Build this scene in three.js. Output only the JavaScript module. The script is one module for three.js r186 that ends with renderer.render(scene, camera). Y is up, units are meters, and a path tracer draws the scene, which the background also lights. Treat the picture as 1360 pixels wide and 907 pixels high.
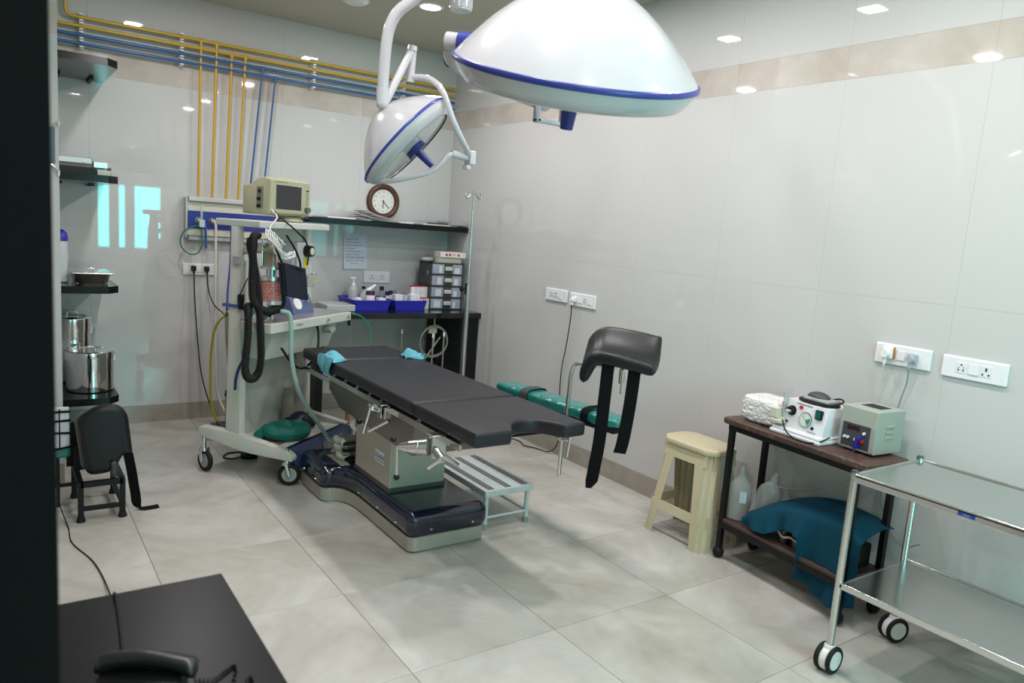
import * as THREE from 'three';
import { RoundedBoxGeometry } from 'three/addons/geometries/RoundedBoxGeometry.js';
import { mergeGeometries, toCreasedNormals } from 'three/addons/utils/BufferGeometryUtils.js';
import { ImprovedNoise } from 'three/addons/math/ImprovedNoise.js';
import { RectAreaLightUniformsLib } from 'three/addons/lights/RectAreaLightUniformsLib.js';

// ------------------------------------------------------------------ camera, light, exposure
const scene = new THREE.Scene();
const renderer = new THREE.WebGLRenderer({ antialias: true });
renderer.toneMapping = THREE.LinearToneMapping;
renderer.toneMappingExposure = 1.14;
renderer.shadowMap.enabled = true;
RectAreaLightUniformsLib.init();
const camera = new THREE.PerspectiveCamera(49.18, 1360 / 907, 0.05, 40);
camera.rotation.order = 'YXZ';
camera.position.set(-3.113, 1.4776, 5.4593);
camera.rotation.set(-0.1475, -0.6135, 0.0739);
camera.focus = 4.4;
camera.userData.fStop = 4.5;
scene.background = new THREE.Color(0.0, 0.0, 0.0);
const DOWNLIGHT = 270;           // radiance of one ceiling downlight
const DOWN_COLOR = [1.0, 0.95, 0.955];
const WINDOW = 9.5;              // radiance of the daylit frosted panes
const WINDOW_COLOR = [0.12, 0.95, 0.92];
const CEIL = 2.81, LEFT = -4.3, FRONT = 6.5;

// ------------------------------------------------------------------ helpers
const V = (x, y, z) => new THREE.Vector3(x, y, z);
let seed = 7;
const rnd = () => { seed = (seed * 1664525 + 1013904223) % 4294967296; return seed / 4294967296; };
const noise = new ImprovedNoise();
const fbm = (x, y, z, o = 4) => { let s = 0, a = 0.5, f = 1; for (let i = 0; i < o; i++) { s += a * noise.noise(x * f, y * f, z * f + i * 7.3); a *= 0.5; f *= 2.03; } return s; };
function M(rgb, rough = 0.6, metal = 0, extra = {}) {
  const m = new THREE.MeshPhysicalMaterial({ roughness: rough, metalness: metal, ...extra });
  m.color.setRGB(...rgb); return m;
}
function tex(n, fn, srgb = true) {
  const d = new Uint8Array(n * n * 4);
  for (let j = 0; j < n; j++) for (let i = 0; i < n; i++) {
    const c = fn(i / n, j / n), k = (j * n + i) * 4;
    for (let q = 0; q < 3; q++) d[k + q] = Math.max(0, Math.min(255, Math.round((Array.isArray(c) ? c[q] : c) * 255)));
    d[k + 3] = 255;
  }
  const t = new THREE.DataTexture(d, n, n); t.wrapS = t.wrapT = THREE.RepeatWrapping; t.magFilter = THREE.LinearFilter; t.minFilter = THREE.LinearFilter;
  if (srgb) t.colorSpace = THREE.SRGBColorSpace; t.needsUpdate = true; return t;
}
function canvasTex(w, h, draw) {
  const c = document.createElement('canvas'); c.width = w; c.height = h; const g = c.getContext('2d'); draw(g, w, h);
  const t = new THREE.CanvasTexture(c); t.colorSpace = THREE.SRGBColorSpace; t.magFilter = THREE.LinearFilter; return t;
}
const names = {};
function numbered(n) { if (!(n in names)) { names[n] = 0; return n; } names[n]++; return n + '_' + String(names[n]).padStart(3, '0'); }
function clean(g) {
  g = g.index ? g.toNonIndexed() : g;
  for (const k of Object.keys(g.attributes)) if (!['position', 'normal', 'uv'].includes(k)) g.deleteAttribute(k);
  if (!g.attributes.normal) g.computeVertexNormals();
  if (!g.attributes.uv) g.setAttribute('uv', new THREE.BufferAttribute(new Float32Array(g.attributes.position.count * 2), 2));
  return g;
}
const merge = (gs) => { gs = (Array.isArray(gs) ? gs : [gs]).flat(Infinity).map(clean); return gs.length === 1 ? gs[0] : mergeGeometries(gs); };
function thing(name, label, category, pos = [0, 0, 0], turn = 0, group) {
  const o = new THREE.Group(); o.name = numbered(name); o.position.set(...pos); o.rotation.y = turn;
  o.userData = { label, category }; if (group) o.userData.group = group; scene.add(o); return o;
}
const worldly = new WeakSet();
function thingW(name, label, category, pos, group) { const o = thing(name, label, category, pos, 0, group); worldly.add(o); return o; }
function part(parent, name, geos, mat, label) {
  const g = merge(geos);
  const m = new THREE.Mesh(g, mat); m.name = name; m.castShadow = m.receiveShadow = true;
  let p = parent; while (p && !worldly.has(p)) p = p.parent;
  if (p) { g.translate(-p.position.x, -p.position.y, -p.position.z); }
  if (label) m.userData.label = label;
  parent.add(m); return m;
}
function parts(parent, name, geos, mat, label) { return geos.map(g => part(parent, name, g, mat, label)); }
function single(name, label, category, geos, mat, group) {
  const g = merge(geos); g.computeBoundingBox(); const b = g.boundingBox, c = V((b.min.x + b.max.x) / 2, b.min.y, (b.min.z + b.max.z) / 2);
  g.translate(-c.x, -c.y, -c.z);
  const m = new THREE.Mesh(g, mat); m.name = numbered(name); m.position.copy(c); m.castShadow = m.receiveShadow = true;
  m.userData = { label, category }; if (group) m.userData.group = group; scene.add(m); return m;
}
function struct(name, geos, mat, parent = scene) {
  const m = new THREE.Mesh(merge(geos), mat); m.name = name; m.castShadow = m.receiveShadow = true;
  if (parent === scene) m.userData = { kind: 'structure' }; parent.add(m); return m;
}
// boxes by min/max corner; r = edge radius
function bx(x0, x1, y0, y1, z0, z1, r = 0) {
  const w = x1 - x0, h = y1 - y0, d = z1 - z0;
  const g = r > 0 ? new RoundedBoxGeometry(w, h, d, r > 0.008 ? 3 : 2, Math.min(r, w / 2.01, h / 2.01, d / 2.01)) : new THREE.BoxGeometry(w, h, d);
  g.translate((x0 + x1) / 2, (y0 + y1) / 2, (z0 + z1) / 2); return g;
}
function orient(g, a, b) { // y axis of g from a to b
  const d = b.clone().sub(a), q = new THREE.Quaternion().setFromUnitVectors(V(0, 1, 0), d.clone().normalize());
  g.applyQuaternion(q); g.translate((a.x + b.x) / 2, (a.y + b.y) / 2, (a.z + b.z) / 2); return g;
}
function rod(a, b, r, r2 = r, seg = 14) { a = V(...a); b = V(...b); return orient(new THREE.CylinderGeometry(r2, r, a.distanceTo(b), seg), a, b); }
function cyl(x, y0, y1, z, r, r2 = r, seg = 24) { return rod([x, y0, z], [x, y1, z], r, r2, seg); }
function ball(x, y, z, r, sy = 1, seg = 14) { const g = new THREE.SphereGeometry(r, seg, Math.max(8, seg * 0.7 | 0)); g.scale(1, sy, 1); g.translate(x, y, z); return g; }
function ring(a, axis, R, r, seg = 28, ts = 10) { const g = new THREE.TorusGeometry(R, r, ts, seg); g.applyQuaternion(new THREE.Quaternion().setFromUnitVectors(V(0, 0, 1), V(...axis).normalize())); g.translate(...a); return g; }
function lathe(pts, x = 0, y = 0, z = 0, seg = 32) { const g = new THREE.LatheGeometry(pts.map(p => new THREE.Vector2(p[0], p[1])), seg); g.translate(x, y, z); return g; }
function bend(pts, r, seg, rs = 10, tension = 0.5) { // smooth tube with end caps
  const c = new THREE.CatmullRomCurve3(pts.map(p => V(...p)), false, 'centripetal', tension);
  const g = new THREE.TubeGeometry(c, seg || pts.length * 8, r, rs, false);
  const a = c.getPoint(0), b = c.getPoint(1); return [g, ball(a.x, a.y, a.z, r * 0.99, 1, 8), ball(b.x, b.y, b.z, r * 0.99, 1, 8)];
}
function corrugated(pts, r, pitch = 0.011, amp = 0.0035) {
  const c = new THREE.CatmullRomCurve3(pts.map(p => V(...p)), false, 'centripetal');
  const L = c.getLength(), n = Math.min(900, Math.round(L / pitch) * 4), rs = 12, g = new THREE.TubeGeometry(c, n, r, rs, false), P = g.attributes.position;
  for (let i = 0; i <= n; i++) { const o = c.getPointAt(i / n), k = 1 + (amp / r) * Math.sin(i / 4 * Math.PI * 2); for (let j = 0; j <= rs; j++) { const q = i * (rs + 1) + j; P.setXYZ(q, o.x + (P.getX(q) - o.x) * k, o.y + (P.getY(q) - o.y) * k, o.z + (P.getZ(q) - o.z) * k); } }
  g.computeVertexNormals(); return g;
}
// shape [[a,b],...] extruded; plane 'xz' (height along y), 'zy' (along x) or 'xy' (along z)
function prism(pts, d0, d1, plane = 'xz', bevel = 0, curveSeg = 8) {
  const s = pts instanceof THREE.Shape ? pts : new THREE.Shape(pts.map(p => new THREE.Vector2(p[0], p[1])));
  const g = new THREE.ExtrudeGeometry(s, { depth: d1 - d0 - 2 * bevel, bevelEnabled: bevel > 0, bevelSize: bevel, bevelOffset: -bevel, bevelThickness: bevel, bevelSegments: 4, curveSegments: curveSeg });
  g.translate(0, 0, d0 + bevel);
  const P = g.attributes.position, N = g.attributes.normal;
  const map = plane === 'xz' ? (a, b, c) => [a, c, b] : plane === 'zy' ? (a, b, c) => [c, b, a] : (a, b, c) => [a, b, c];
  for (let i = 0; i < P.count; i++) { P.setXYZ(i, ...map(P.getX(i), P.getY(i), P.getZ(i))); N.setXYZ(i, ...map(N.getX(i), N.getY(i), N.getZ(i))); }
  if (plane !== 'xy') { // mirrored: flip the winding
    const U = g.attributes.uv;
    for (let i = 0; i < P.count; i += 3) for (const A of [P, N, U]) for (let k = 0; k < A.itemSize; k++) { const o = i * A.itemSize + k, e = (i + 2) * A.itemSize + k, t = A.array[o]; A.array[o] = A.array[e]; A.array[e] = t; }
  }
  return bevel > 0 ? toCreasedNormals(g, 0.6) : g;
}
function roundShape(pts, r) { // polygon with rounded corners; r number or per point
  const s = new THREE.Shape(), n = pts.length;
  for (let i = 0; i < n; i++) {
    const p = new THREE.Vector2(...pts[i]), a = new THREE.Vector2(...pts[(i + n - 1) % n]), b = new THREE.Vector2(...pts[(i + 1) % n]);
    const k = Array.isArray(r) ? r[i] : r, u = a.clone().sub(p), v = b.clone().sub(p);
    const A = p.clone().add(u.clone().setLength(Math.min(k, u.length() / 2))), B = p.clone().add(v.clone().setLength(Math.min(k, v.length() / 2)));
    i ? s.lineTo(A.x, A.y) : s.moveTo(A.x, A.y); s.quadraticCurveTo(p.x, p.y, B.x, B.y);
  }
  s.closePath(); return s;
}
function sheet(fn, nu, nv, t = 0) { // parametric surface; t > 0 gives it thickness
  const pos = [], uv = [], idx = [], P = [];
  for (let j = 0; j <= nv; j++) for (let i = 0; i <= nu; i++) { const p = fn(i / nu, j / nv); P.push(p); pos.push(...p); uv.push(i / nu, j / nv); }
  const at = (i, j) => j * (nu + 1) + i;
  for (let j = 0; j < nv; j++) for (let i = 0; i < nu; i++) idx.push(at(i, j), at(i + 1, j), at(i + 1, j + 1), at(i, j), at(i + 1, j + 1), at(i, j + 1));
  let g = new THREE.BufferGeometry(); g.setAttribute('position', new THREE.Float32BufferAttribute(pos, 3)); g.setAttribute('uv', new THREE.Float32BufferAttribute(uv, 2)); g.setIndex(idx); g.computeVertexNormals();
  if (!t) return g;
  const N = g.attributes.normal, n = P.length, pos2 = pos.slice(), uv2 = uv.concat(uv), id2 = idx.slice();
  for (let k = 0; k < n; k++) pos2.push(pos[3 * k] - N.getX(k) * t, pos[3 * k + 1] - N.getY(k) * t, pos[3 * k + 2] - N.getZ(k) * t);
  for (let k = 0; k < idx.length; k += 3) id2.push(n + idx[k], n + idx[k + 2], n + idx[k + 1]);
  const edge = (a, b) => id2.push(b, a, a + n, b, a + n, b + n);
  for (let i = 0; i < nu; i++) { edge(at(i, 0), at(i + 1, 0)); edge(at(i + 1, nv), at(i, nv)); }
  for (let j = 0; j < nv; j++) { edge(at(0, j + 1), at(0, j)); edge(at(nu, j), at(nu, j + 1)); }
  const g2 = new THREE.BufferGeometry(); g2.setAttribute('position', new THREE.Float32BufferAttribute(pos2, 3)); g2.setAttribute('uv', new THREE.Float32BufferAttribute(uv2, 2)); g2.setIndex(id2);
  g2.computeVertexNormals(); return toCreasedNormals(g2, 1.0);
}
function print(w, h, map, rough = 0.6, at = [0, 0, 0], dir = [0, 0, 1], roll = 0) { // a printed label: geometry + material
  const g = new THREE.PlaneGeometry(w, h); if (roll) g.rotateZ(roll);
  const z = V(...dir).normalize(), x = V(0, 1, 0).cross(z).normalize(), y = z.clone().cross(x);
  g.applyMatrix4(new THREE.Matrix4().makeBasis(x, y, z)); g.translate(...at);
  return [g, new THREE.MeshPhysicalMaterial({ map, roughness: rough })];
}

// ------------------------------------------------------------------ materials
const veil = (n, base, amp, sc, ox = 0) => tex(n, (u, v) => { // tileable mottling
  const a = u * Math.PI * 2, b = v * Math.PI * 2, k = sc;
  const f = fbm(Math.cos(a) * k + ox, Math.sin(a) * k + Math.cos(b) * k, Math.sin(b) * k + ox * 3, 5);
  const g = fbm(Math.cos(a) * k * 6 + ox, Math.sin(a) * k * 6 + Math.cos(b) * k * 6, Math.sin(b) * k * 6, 3);
  return base.map((c, i) => c + amp * (f * (1 + 0.12 * (i - 1)) + 0.25 * g)); });
const mWall = M([0.57, 0.572, 0.562], 0.025);
const mWall2 = M([0.56, 0.562, 0.552], 0.025);
const mBand = M([1, 1, 1], 0.04, 0, { map: veil(256, [0.745, 0.715, 0.68], 0.10, 0.9) });
const mSkirt = M([1, 1, 1], 0.16, 0, { map: veil(256, [0.63, 0.605, 0.565], 0.10, 1.1, 3) });
const mFloor = [0, 1, 2, 3].map(i => M([1, 1, 1], 0.26, 0, { map: veil(512, [[0.735, 0.720, 0.690], [0.727, 0.712, 0.678], [0.741, 0.729, 0.703], [0.731, 0.720, 0.692]][i], 0.13, 0.75, 5 + i * 2.3) }));
const mGrout = M([0.27, 0.255, 0.225], 0.9);
const mWallGrout = M([0.54, 0.54, 0.53], 0.5);
const mCeil = M([0.50, 0.485, 0.40], 0.85);
const mPlain = M([0.62, 0.61, 0.58], 0.5);
const mWhite = M([0.80, 0.80, 0.79], 0.28);
const mLamp = M([0.54, 0.545, 0.57], 0.16, 0, { clearcoat: 0.4, clearcoatRoughness: 0.05 });
const mWhiteMatte = M([0.78, 0.78, 0.77], 0.6);
const mPlate = M([0.80, 0.81, 0.83], 0.3);
const mSteel = M([0.66, 0.65, 0.63], 0.2, 1);
const mBrushed = M([0.46, 0.44, 0.39], 0.45, 0.55);
const mChrome = M([0.80, 0.80, 0.80], 0.1, 1);
const mBlack = M([0.008, 0.008, 0.009], 0.4, 0, { specularIntensity: 0.6 });
const mBlackGloss = M([0.010, 0.011, 0.012], 0.13);
const mShelfBlack = M([0.006, 0.0068, 0.0075], 0.16, 0, { specularIntensity: 0.55 });
const mBlackMetal = M([0.008, 0.0085, 0.0095], 0.42, 0, { specularIntensity: 0.5 });
const mVinyl = M([0.017, 0.017, 0.021], 0.42, 0, { specularIntensity: 0.8 });
const mVinylDark = M([0.009, 0.0095, 0.0115], 0.38, 0, { specularIntensity: 0.7 });
const mStrap = M([0.006, 0.0065, 0.007], 0.9, 0, { specularIntensity: 0.25 });
const mNavy = M([0.006, 0.008, 0.028], 0.16, 0, { clearcoat: 0.6, clearcoatRoughness: 0.1 });
const mBlue = M([0.022, 0.035, 0.26], 0.32);
const mRubber = M([0.012, 0.012, 0.012], 0.6, 0, { specularIntensity: 0.5 });
const mCord = M([0.008, 0.008, 0.008], 0.5, 0, { specularIntensity: 0.5 });
const mYellowPipe = M([0.56, 0.36, 0.035], 0.3);
const mBluePipe = M([0.04, 0.12, 0.29], 0.3);
const mCream = M([0.62, 0.62, 0.50], 0.4);
const mMachine = M([0.56, 0.565, 0.51], 0.42);
const mGrey = M([0.35, 0.36, 0.36], 0.45);
const mAlu = M([0.55, 0.55, 0.55], 0.4, 0.6);
const mTeal = M([0.008, 0.19, 0.165], 0.22, 0, { clearcoat: 0.5, clearcoatRoughness: 0.2 });
const mTealMatte = M([0.006, 0.17, 0.13], 0.55);
const mGlass = M([0.95, 0.97, 0.97], 0.04, 0, { transmission: 1, thickness: 0, ior: 1.45 });
const mPaper = M([0.76, 0.77, 0.79], 0.8);
const mGreen = M([0.01, 0.16, 0.09], 0.4);
const mYellow = M([0.62, 0.50, 0.02], 0.5);
const mRed = M([0.45, 0.02, 0.02], 0.45);

// ------------------------------------------------------------------ the room
{
  // floor of square tiles on a grout bed, joints at x = -2 + 0.6 i, z = 2.844 + 0.6 j
  const floor = struct('floor', bx(LEFT - 0.1, 0.1, -0.15, -0.004, -0.1, FRONT + 0.1), mGrout);
  const xs = [LEFT], zs = [0];
  for (let i = -3; i <= 3; i++) xs.push(-1.998 + 0.5995 * i); xs.push(0);
  for (let j = -4; j <= 6; j++) zs.push(2.844 + 0.6 * j); zs.push(FRONT);
  for (let i = 0; i + 1 < xs.length; i++) for (let j = 0; j + 1 < zs.length; j++) {
    const g = bx(xs[i] + 0.001, xs[i + 1] - 0.001, -0.012, 0, zs[j] + 0.001, zs[j + 1] - 0.001, 0.0008), U = g.attributes.uv, P = g.attributes.position, ox = rnd(), oz = rnd();
    for (let k = 0; k < U.count; k++) U.setXY(k, P.getX(k) / 1.3 + ox, P.getZ(k) / 1.3 + oz);
    struct('floor_tile', g, mFloor[(i * 3 + j * 5 + (i * j) % 3) % 4], floor);
  }
  // tiled walls: skirting, two courses of tall tiles, a beige band, top course
  const rows = [[0, 0.118], [0.118, 1.31], [1.31, 2.241], [2.241, 2.384], [2.384, CEIL]];
  const mats = [mSkirt, mWall, mWall, mBand, mWall2], nms = ['skirting_tile', 'wall_tile', 'wall_tile', 'band_tile', 'wall_tile'];
  function wallTiles(parent, axis, at, sgn, joints, thick = 0.009) {
    rows.forEach(([y0, y1], r) => {
      for (let i = 0; i + 1 < joints.length; i++) {
        const a = joints[i] + 0.0002, b = joints[i + 1] - 0.0002, c0 = sgn > 0 ? at : at - thick * 0.999, c1 = sgn > 0 ? at + thick * 0.999 : at, q = r === 0 ? 0.004 : 0;
        const lo = sgn > 0 ? c0 - q : c0, hi = sgn < 0 ? c1 + q : c1;
        const g = axis === 'x' ? bx(lo, hi, y0 + 0.0002, y1 - 0.0002, a, b, 0.0004) : bx(a, b, y0 + 0.0002, y1 - 0.0002, lo, hi, 0.0004);
        const U = g.attributes.uv, P = g.attributes.position, o = rnd();
        for (let k = 0; k < U.count; k++) U.setXY(k, (axis === 'x' ? P.getZ(k) : P.getX(k)) / 1.1 + o, P.getY(k) / 1.1);
        struct(nms[r], g, mats[r], parent);
      }
    });
  }
  const T = 0.009;
  const zj = [0]; for (let k = 0; k <= 10; k++) zj.push(0.444 + 0.6 * k); zj[zj.length - 1] = FRONT;
  const right = struct('wall_right', bx(T, 0.15, 0, CEIL, -0.15, FRONT + 0.15), mWallGrout); wallTiles(right, 'x', 0, 1, zj);
  const xj = [LEFT, -3.8, -3.2, -2.6, -2.0, -1.4, -0.8, -0.2, 0];
  const back = struct('wall_back', bx(LEFT - 0.15, T, 0, CEIL, -0.15, -T), mWallGrout); wallTiles(back, 'z', 0, -1, xj);
  // partition beside the shelves
  const part_ = struct('wall_left', bx(-2.97 + T, -2.835 - T, 0, CEIL, 0, 1.13 - T), mWallGrout);
  wallTiles(part_, 'z', 1.13, -1, [-2.97, -2.835]); wallTiles(part_, 'x', -2.835, -1, [0.001, 0.6, 1.12]);
  struct('wall_far_left', bx(LEFT - 0.15, LEFT, 0, CEIL, -0.15, FRONT + 0.15), mPlain);
  // ceiling
  struct('ceiling', bx(LEFT - 0.15, 0.15, CEIL, CEIL + 0.12, -0.15, FRONT + 0.15), mCeil);
  // wall behind the camera with a three-pane frosted window
  const panes = [[-1.90, -1.74], [-1.64, -1.54], [-1.44, -1.08]], y0 = 0.82, y1 = 1.72;
  const segs = [[LEFT, panes[0][0]], [panes[0][1], panes[1][0]], [panes[1][1], panes[2][0]], [panes[2][1], 0]];
  struct('wall_front', [bx(LEFT, 0, 0, y0, FRONT, FRONT + 0.15), bx(LEFT, 0, y1, CEIL, FRONT, FRONT + 0.15), ...segs.map(([a, b]) => bx(a, b, y0, y1, FRONT, FRONT + 0.15))], mPlain);
  panes.forEach(([a, b], i) => {
    const w = new THREE.Group(); w.name = 'window_' + (i + 1); w.userData = { kind: 'structure' }; scene.add(w);
    const f = 0.012, m = M([0.4, 0.7, 0.68], 0.5); m.emissive.setRGB(...WINDOW_COLOR); m.emissiveIntensity = WINDOW * 0.6;
    struct('window_pane', bx(a, b, y0, y1, FRONT + 0.03, FRONT + 0.036), m, w);
    struct('window_frame', [bx(a, a + f, y0, y1, FRONT + 0.01, FRONT + 0.05), bx(b - f, b, y0, y1, FRONT + 0.01, FRONT + 0.05), bx(a, b, y0, y0 + f, FRONT + 0.01, FRONT + 0.05), bx(a, b, y1 - f, y1, FRONT + 0.01, FRONT + 0.05)], mAlu, w);
    const L = new THREE.RectAreaLight(new THREE.Color().setRGB(...WINDOW_COLOR), WINDOW, b - a - 2 * f, y1 - y0 - 2 * f);
    L.name = 'window_light'; L.position.set((a + b) / 2, (y0 + y1) / 2, FRONT + 0.005); L.lookAt((a + b) / 2, (y0 + y1) / 2, 0); w.add(L);
  });
}
// recessed ceiling downlights
for (const x of [-0.84, -2.2]) for (const z of [1.09, 2.03, 3.0, 3.95, 4.85, 5.9]) {
  const o = thing('ceiling_downlight', x > -1 && z < 1.2 ? 'round glowing downlight in the ceiling between lamp spindle and back wall' : x < -2 && z > 2 && z < 2.1 ? 'dim recessed downlight in the ceiling behind the jointed lamp arm' : 'bright recessed downlight of the two ceiling rows around the lamp spindle', 'downlight', [x, CEIL, z], 0, 'recessed ceiling downlights');
  part(o, 'trim_ring', lathe([[0.062, -0.001], [0.064, -0.006], [0.072, -0.007], [0.078, -0.0005]], 0, 0, 0, 40), mWhite);
  const m = M([0.8, 0.8, 0.8], 0.5); m.emissive.setRGB(...DOWN_COLOR); const dim = x < -2 && z > 2 && z < 2.1 ? 0.12 : 1; m.emissiveIntensity = 16 * dim;
  part(o, 'diffuser', cyl(0, -0.004, -0.0005, 0, 0.063, 0.063, 40), m, 'glowing white diffuser disc');
  const s = new THREE.RectAreaLight(new THREE.Color().setRGB(...DOWN_COLOR), DOWNLIGHT * dim, 0.108, 0.108);
  s.name = 'downlight_lamp'; s.position.set(0, -0.0085, 0); s.lookAt(x, CEIL - 3, z); s.rotation.set(-Math.PI / 2, 0, 0); o.add(s);
}

// ------------------------------------------------------------------ operating table
{
  const t = thingW('operating_table', 'long operating table with black padded top on steel column and navy base', 'operating table', [-1.4, 0, 2.15]);
  const c = -1.40;
  const outline = (e) => { const s = new THREE.Shape(), n = 0.207 + e, f = 0.333 + e, z0 = 1.535 - e, z1 = 2.637 + e, r = 0.045;
    s.moveTo(c - n + r, z1); s.lineTo(c + n - r, z1); s.quadraticCurveTo(c + n, z1, c + n, z1 - r); s.lineTo(c + n, 2.10);
    s.bezierCurveTo(c + n, 1.99, c + n + 0.02, 1.90, c + f - 0.045, 1.885); s.quadraticCurveTo(c + f, 1.88, c + f, 1.84); s.lineTo(c + f, z0 + r); s.quadraticCurveTo(c + f, z0, c + f - r, z0);
    s.lineTo(c - f + r, z0); s.quadraticCurveTo(c - f, z0, c - f, z0 + r); s.lineTo(c - f, 1.84); s.quadraticCurveTo(c - f, 1.88, c - f + 0.045, 1.885);
    s.bezierCurveTo(c - n - 0.02, 1.90, c - n, 1.99, c - n, 2.10); s.lineTo(c - n, z1 - r); s.quadraticCurveTo(c - n, z1, c - n + r, z1); return s; };
  part(t, 'base_skirt', [prism(outline(-0.004), 0.010, 0.075, 'xz'), prism(outline(-0.02), 0, 0.012, 'xz')], mBrushed, 'brushed steel skirt of the base');
  part(t, 'base_cover', prism(outline(0.004), 0.068, 0.192, 'xz', 0.045, 16), mNavy, 'glossy navy moulded cover');
  for (const [x, z, nx, nz] of [[c - 0.211, 2.5, -1, 0], [c - 0.211, 2.3, -1, 0], [c - 0.213, 2.08, -1, 0], [c - 0.337, 1.8, -1, 0], [c - 0.337, 1.62, -1, 0], [c - 0.1, 2.641, 0, 1], [c + 0.12, 2.641, 0, 1]])
    part(t, 'screw', rod([x, 0.108, z], [x + nx * 0.004, 0.108, z + nz * 0.004], 0.006, 0.005, 10), mChrome);
  part(t, 'column', bx(-1.575, -1.275, 0.19, 0.56, 1.93, 2.345, 0.004), M([0.52, 0.485, 0.415], 0.5, 0.4));
  part(t, 'column_foot', bx(-1.579, -1.271, 0.186, 0.212, 1.926, 2.349, 0.003), M([0.12, 0.11, 0.10], 0.5, 0.6));
  const [ng, nm] = print(0.105, 0.062, canvasTex(256, 150, (g, w, h) => { g.fillStyle = '#dfe3ea'; g.fillRect(0, 0, w, h); g.fillStyle = '#27306e'; g.font = 'bold 92px sans-serif'; g.textAlign = 'center'; g.fillText('Staan', w / 2, 98); g.fillRect(18, 118, w - 36, 10); }), 0.4, [-1.5765, 0.335, 2.225], [-1, 0, 0]);
  part(t, 'nameplate', ng, nm, 'white nameplate with navy lettering');
  const prof = [[1.665, 0.655], [1.68, 0.56], [1.84, 0.492], [2.66, 0.474], [2.675, 0.61], [2.70, 0.655]];
  part(t, 'column_shroud', prism(prof.map(p => p), -1.634, -1.17, 'zy', 0.003), M([0.17, 0.163, 0.142], 0.34, 0.8), 'tapered steel shroud under the top');
  part(t, 'top_frame', [bx(-1.64, -1.15, 0.618, 0.664, 1.66, 2.72, 0.004), bx(-1.60, -1.19, 0.635, 0.664, 1.32, 1.66), bx(-1.64, -1.15, 0.640, 0.664, 2.70, 3.05, 0.003)], mBlackMetal);
  const rails = [];
  for (const [x, sgn] of [[-1.655, -1], [-1.135, 1]]) {
    const r = part(t, 'side_rail', [bx(x - 0.006, x + 0.006, 0.625, 0.652, 1.72, 3.10, 0.002), bx(x - 0.005, x + 0.005, 0.60, 0.63, 1.26, 1.74, 0.002)], mSteel, 'steel accessory rail'); rails.push(r);
    for (const z of [1.80, 1.95, 2.1, 2.25, 2.38, 2.75]) part(r, 'rail_bolt', [rod([x, 0.66, z], [x - sgn * 0.02, 0.66, z], 0.008, 0.008, 10), rod([x + sgn * 0.008, 0.656, z], [x, 0.656, z], 0.006, 0.006, 10)], mChrome);
  }
  // pads
  part(t, 'head_pad', bx(-1.655, -1.125, 0.662, 0.722, 1.30, 1.69, 0.016), mVinyl);
  part(t, 'back_pad', bx(-1.655, -1.125, 0.662, 0.722, 1.704, 2.690, 0.016), mVinyl);
  const ls = new THREE.Shape(); ls.moveTo(-1.655, 2.710); ls.lineTo(-1.125, 2.710); ls.lineTo(-1.125, 3.20); ls.lineTo(-1.225, 3.205); ls.bezierCurveTo(-1.262, 3.19, -1.262, 3.085, -1.355, 3.085); ls.bezierCurveTo(-1.45, 3.085, -1.455, 3.17, -1.495, 3.20); ls.lineTo(-1.655, 3.20); ls.closePath();
  part(t, 'leg_pad', prism(ls, 0.662, 0.722, 'xz', 0.012, 20), mVinyl, 'black leg pad with a rounded cutout');
  // clamps on the near rail
  const k1 = part(t, 'rail_clamp', [bx(-1.70, -1.648, 0.60, 0.662, 2.43, 2.475, 0.004), bx(-1.695, -1.66, 0.605, 0.655, 2.49, 2.505, 0.003), rod([-1.70, 0.635, 2.40], [-1.69, 0.635, 2.45], 0.016)], mChrome, 'chrome rail clamp');
  part(k1, 'lever', [rod([-1.71, 0.635, 2.39], [-1.715, 0.50, 2.335], 0.008), rod([-1.70, 0.635, 2.36], [-1.71, 0.635, 2.42], 0.011), rod([-1.68, 0.60, 2.52], [-1.73, 0.53, 2.42], 0.007)], mChrome);
  part(k1, 'knob', ball(-1.725, 0.545, 2.30, 0.014), mBlack);
  const k2 = part(t, 'rail_clamp', [bx(-1.715, -1.648, 0.565, 0.66, 2.925, 2.985, 0.006), rod([-1.70, 0.60, 2.99], [-1.70, 0.58, 3.04], 0.018)], mSteel, 'steel rail clamp with cone handle');
  part(k2, 'cone_handle', [rod([-1.715, 0.61, 2.955], [-1.768, 0.60, 2.90], 0.034, 0.026), rod([-1.768, 0.60, 2.90], [-1.80, 0.595, 2.865], 0.026, 0.012), ring([-1.742, 0.605, 2.927], [-1, 0, -1], 0.03, 0.003)], mSteel);
  part(k2, 'lever', rod([-1.805, 0.595, 2.86], [-1.80, 0.47, 2.86], 0.006), mSteel);
  part(k2, 'knob', [ball(-1.80, 0.465, 2.86, 0.013), ball(-1.815, 0.62, 2.845, 0.013)], mBlack);
  part(k2, 'drop_pin', [rod([-1.70, 0.585, 3.04], [-1.73, 0.535, 2.99], 0.009), rod([-1.695, 0.60, 3.05], [-1.66, 0.57, 3.10], 0.008)], mChrome);
  for (const x of [-1.30, -1.20]) part(t, 'leg_section_strut', [rod([x, 0.66, 2.90], [x + 0.02, 0.44, 2.52], 0.012), rod([x + 0.02, 0.44, 2.52], [x + 0.02, 0.50, 2.30], 0.012)], mChrome);
}
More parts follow.
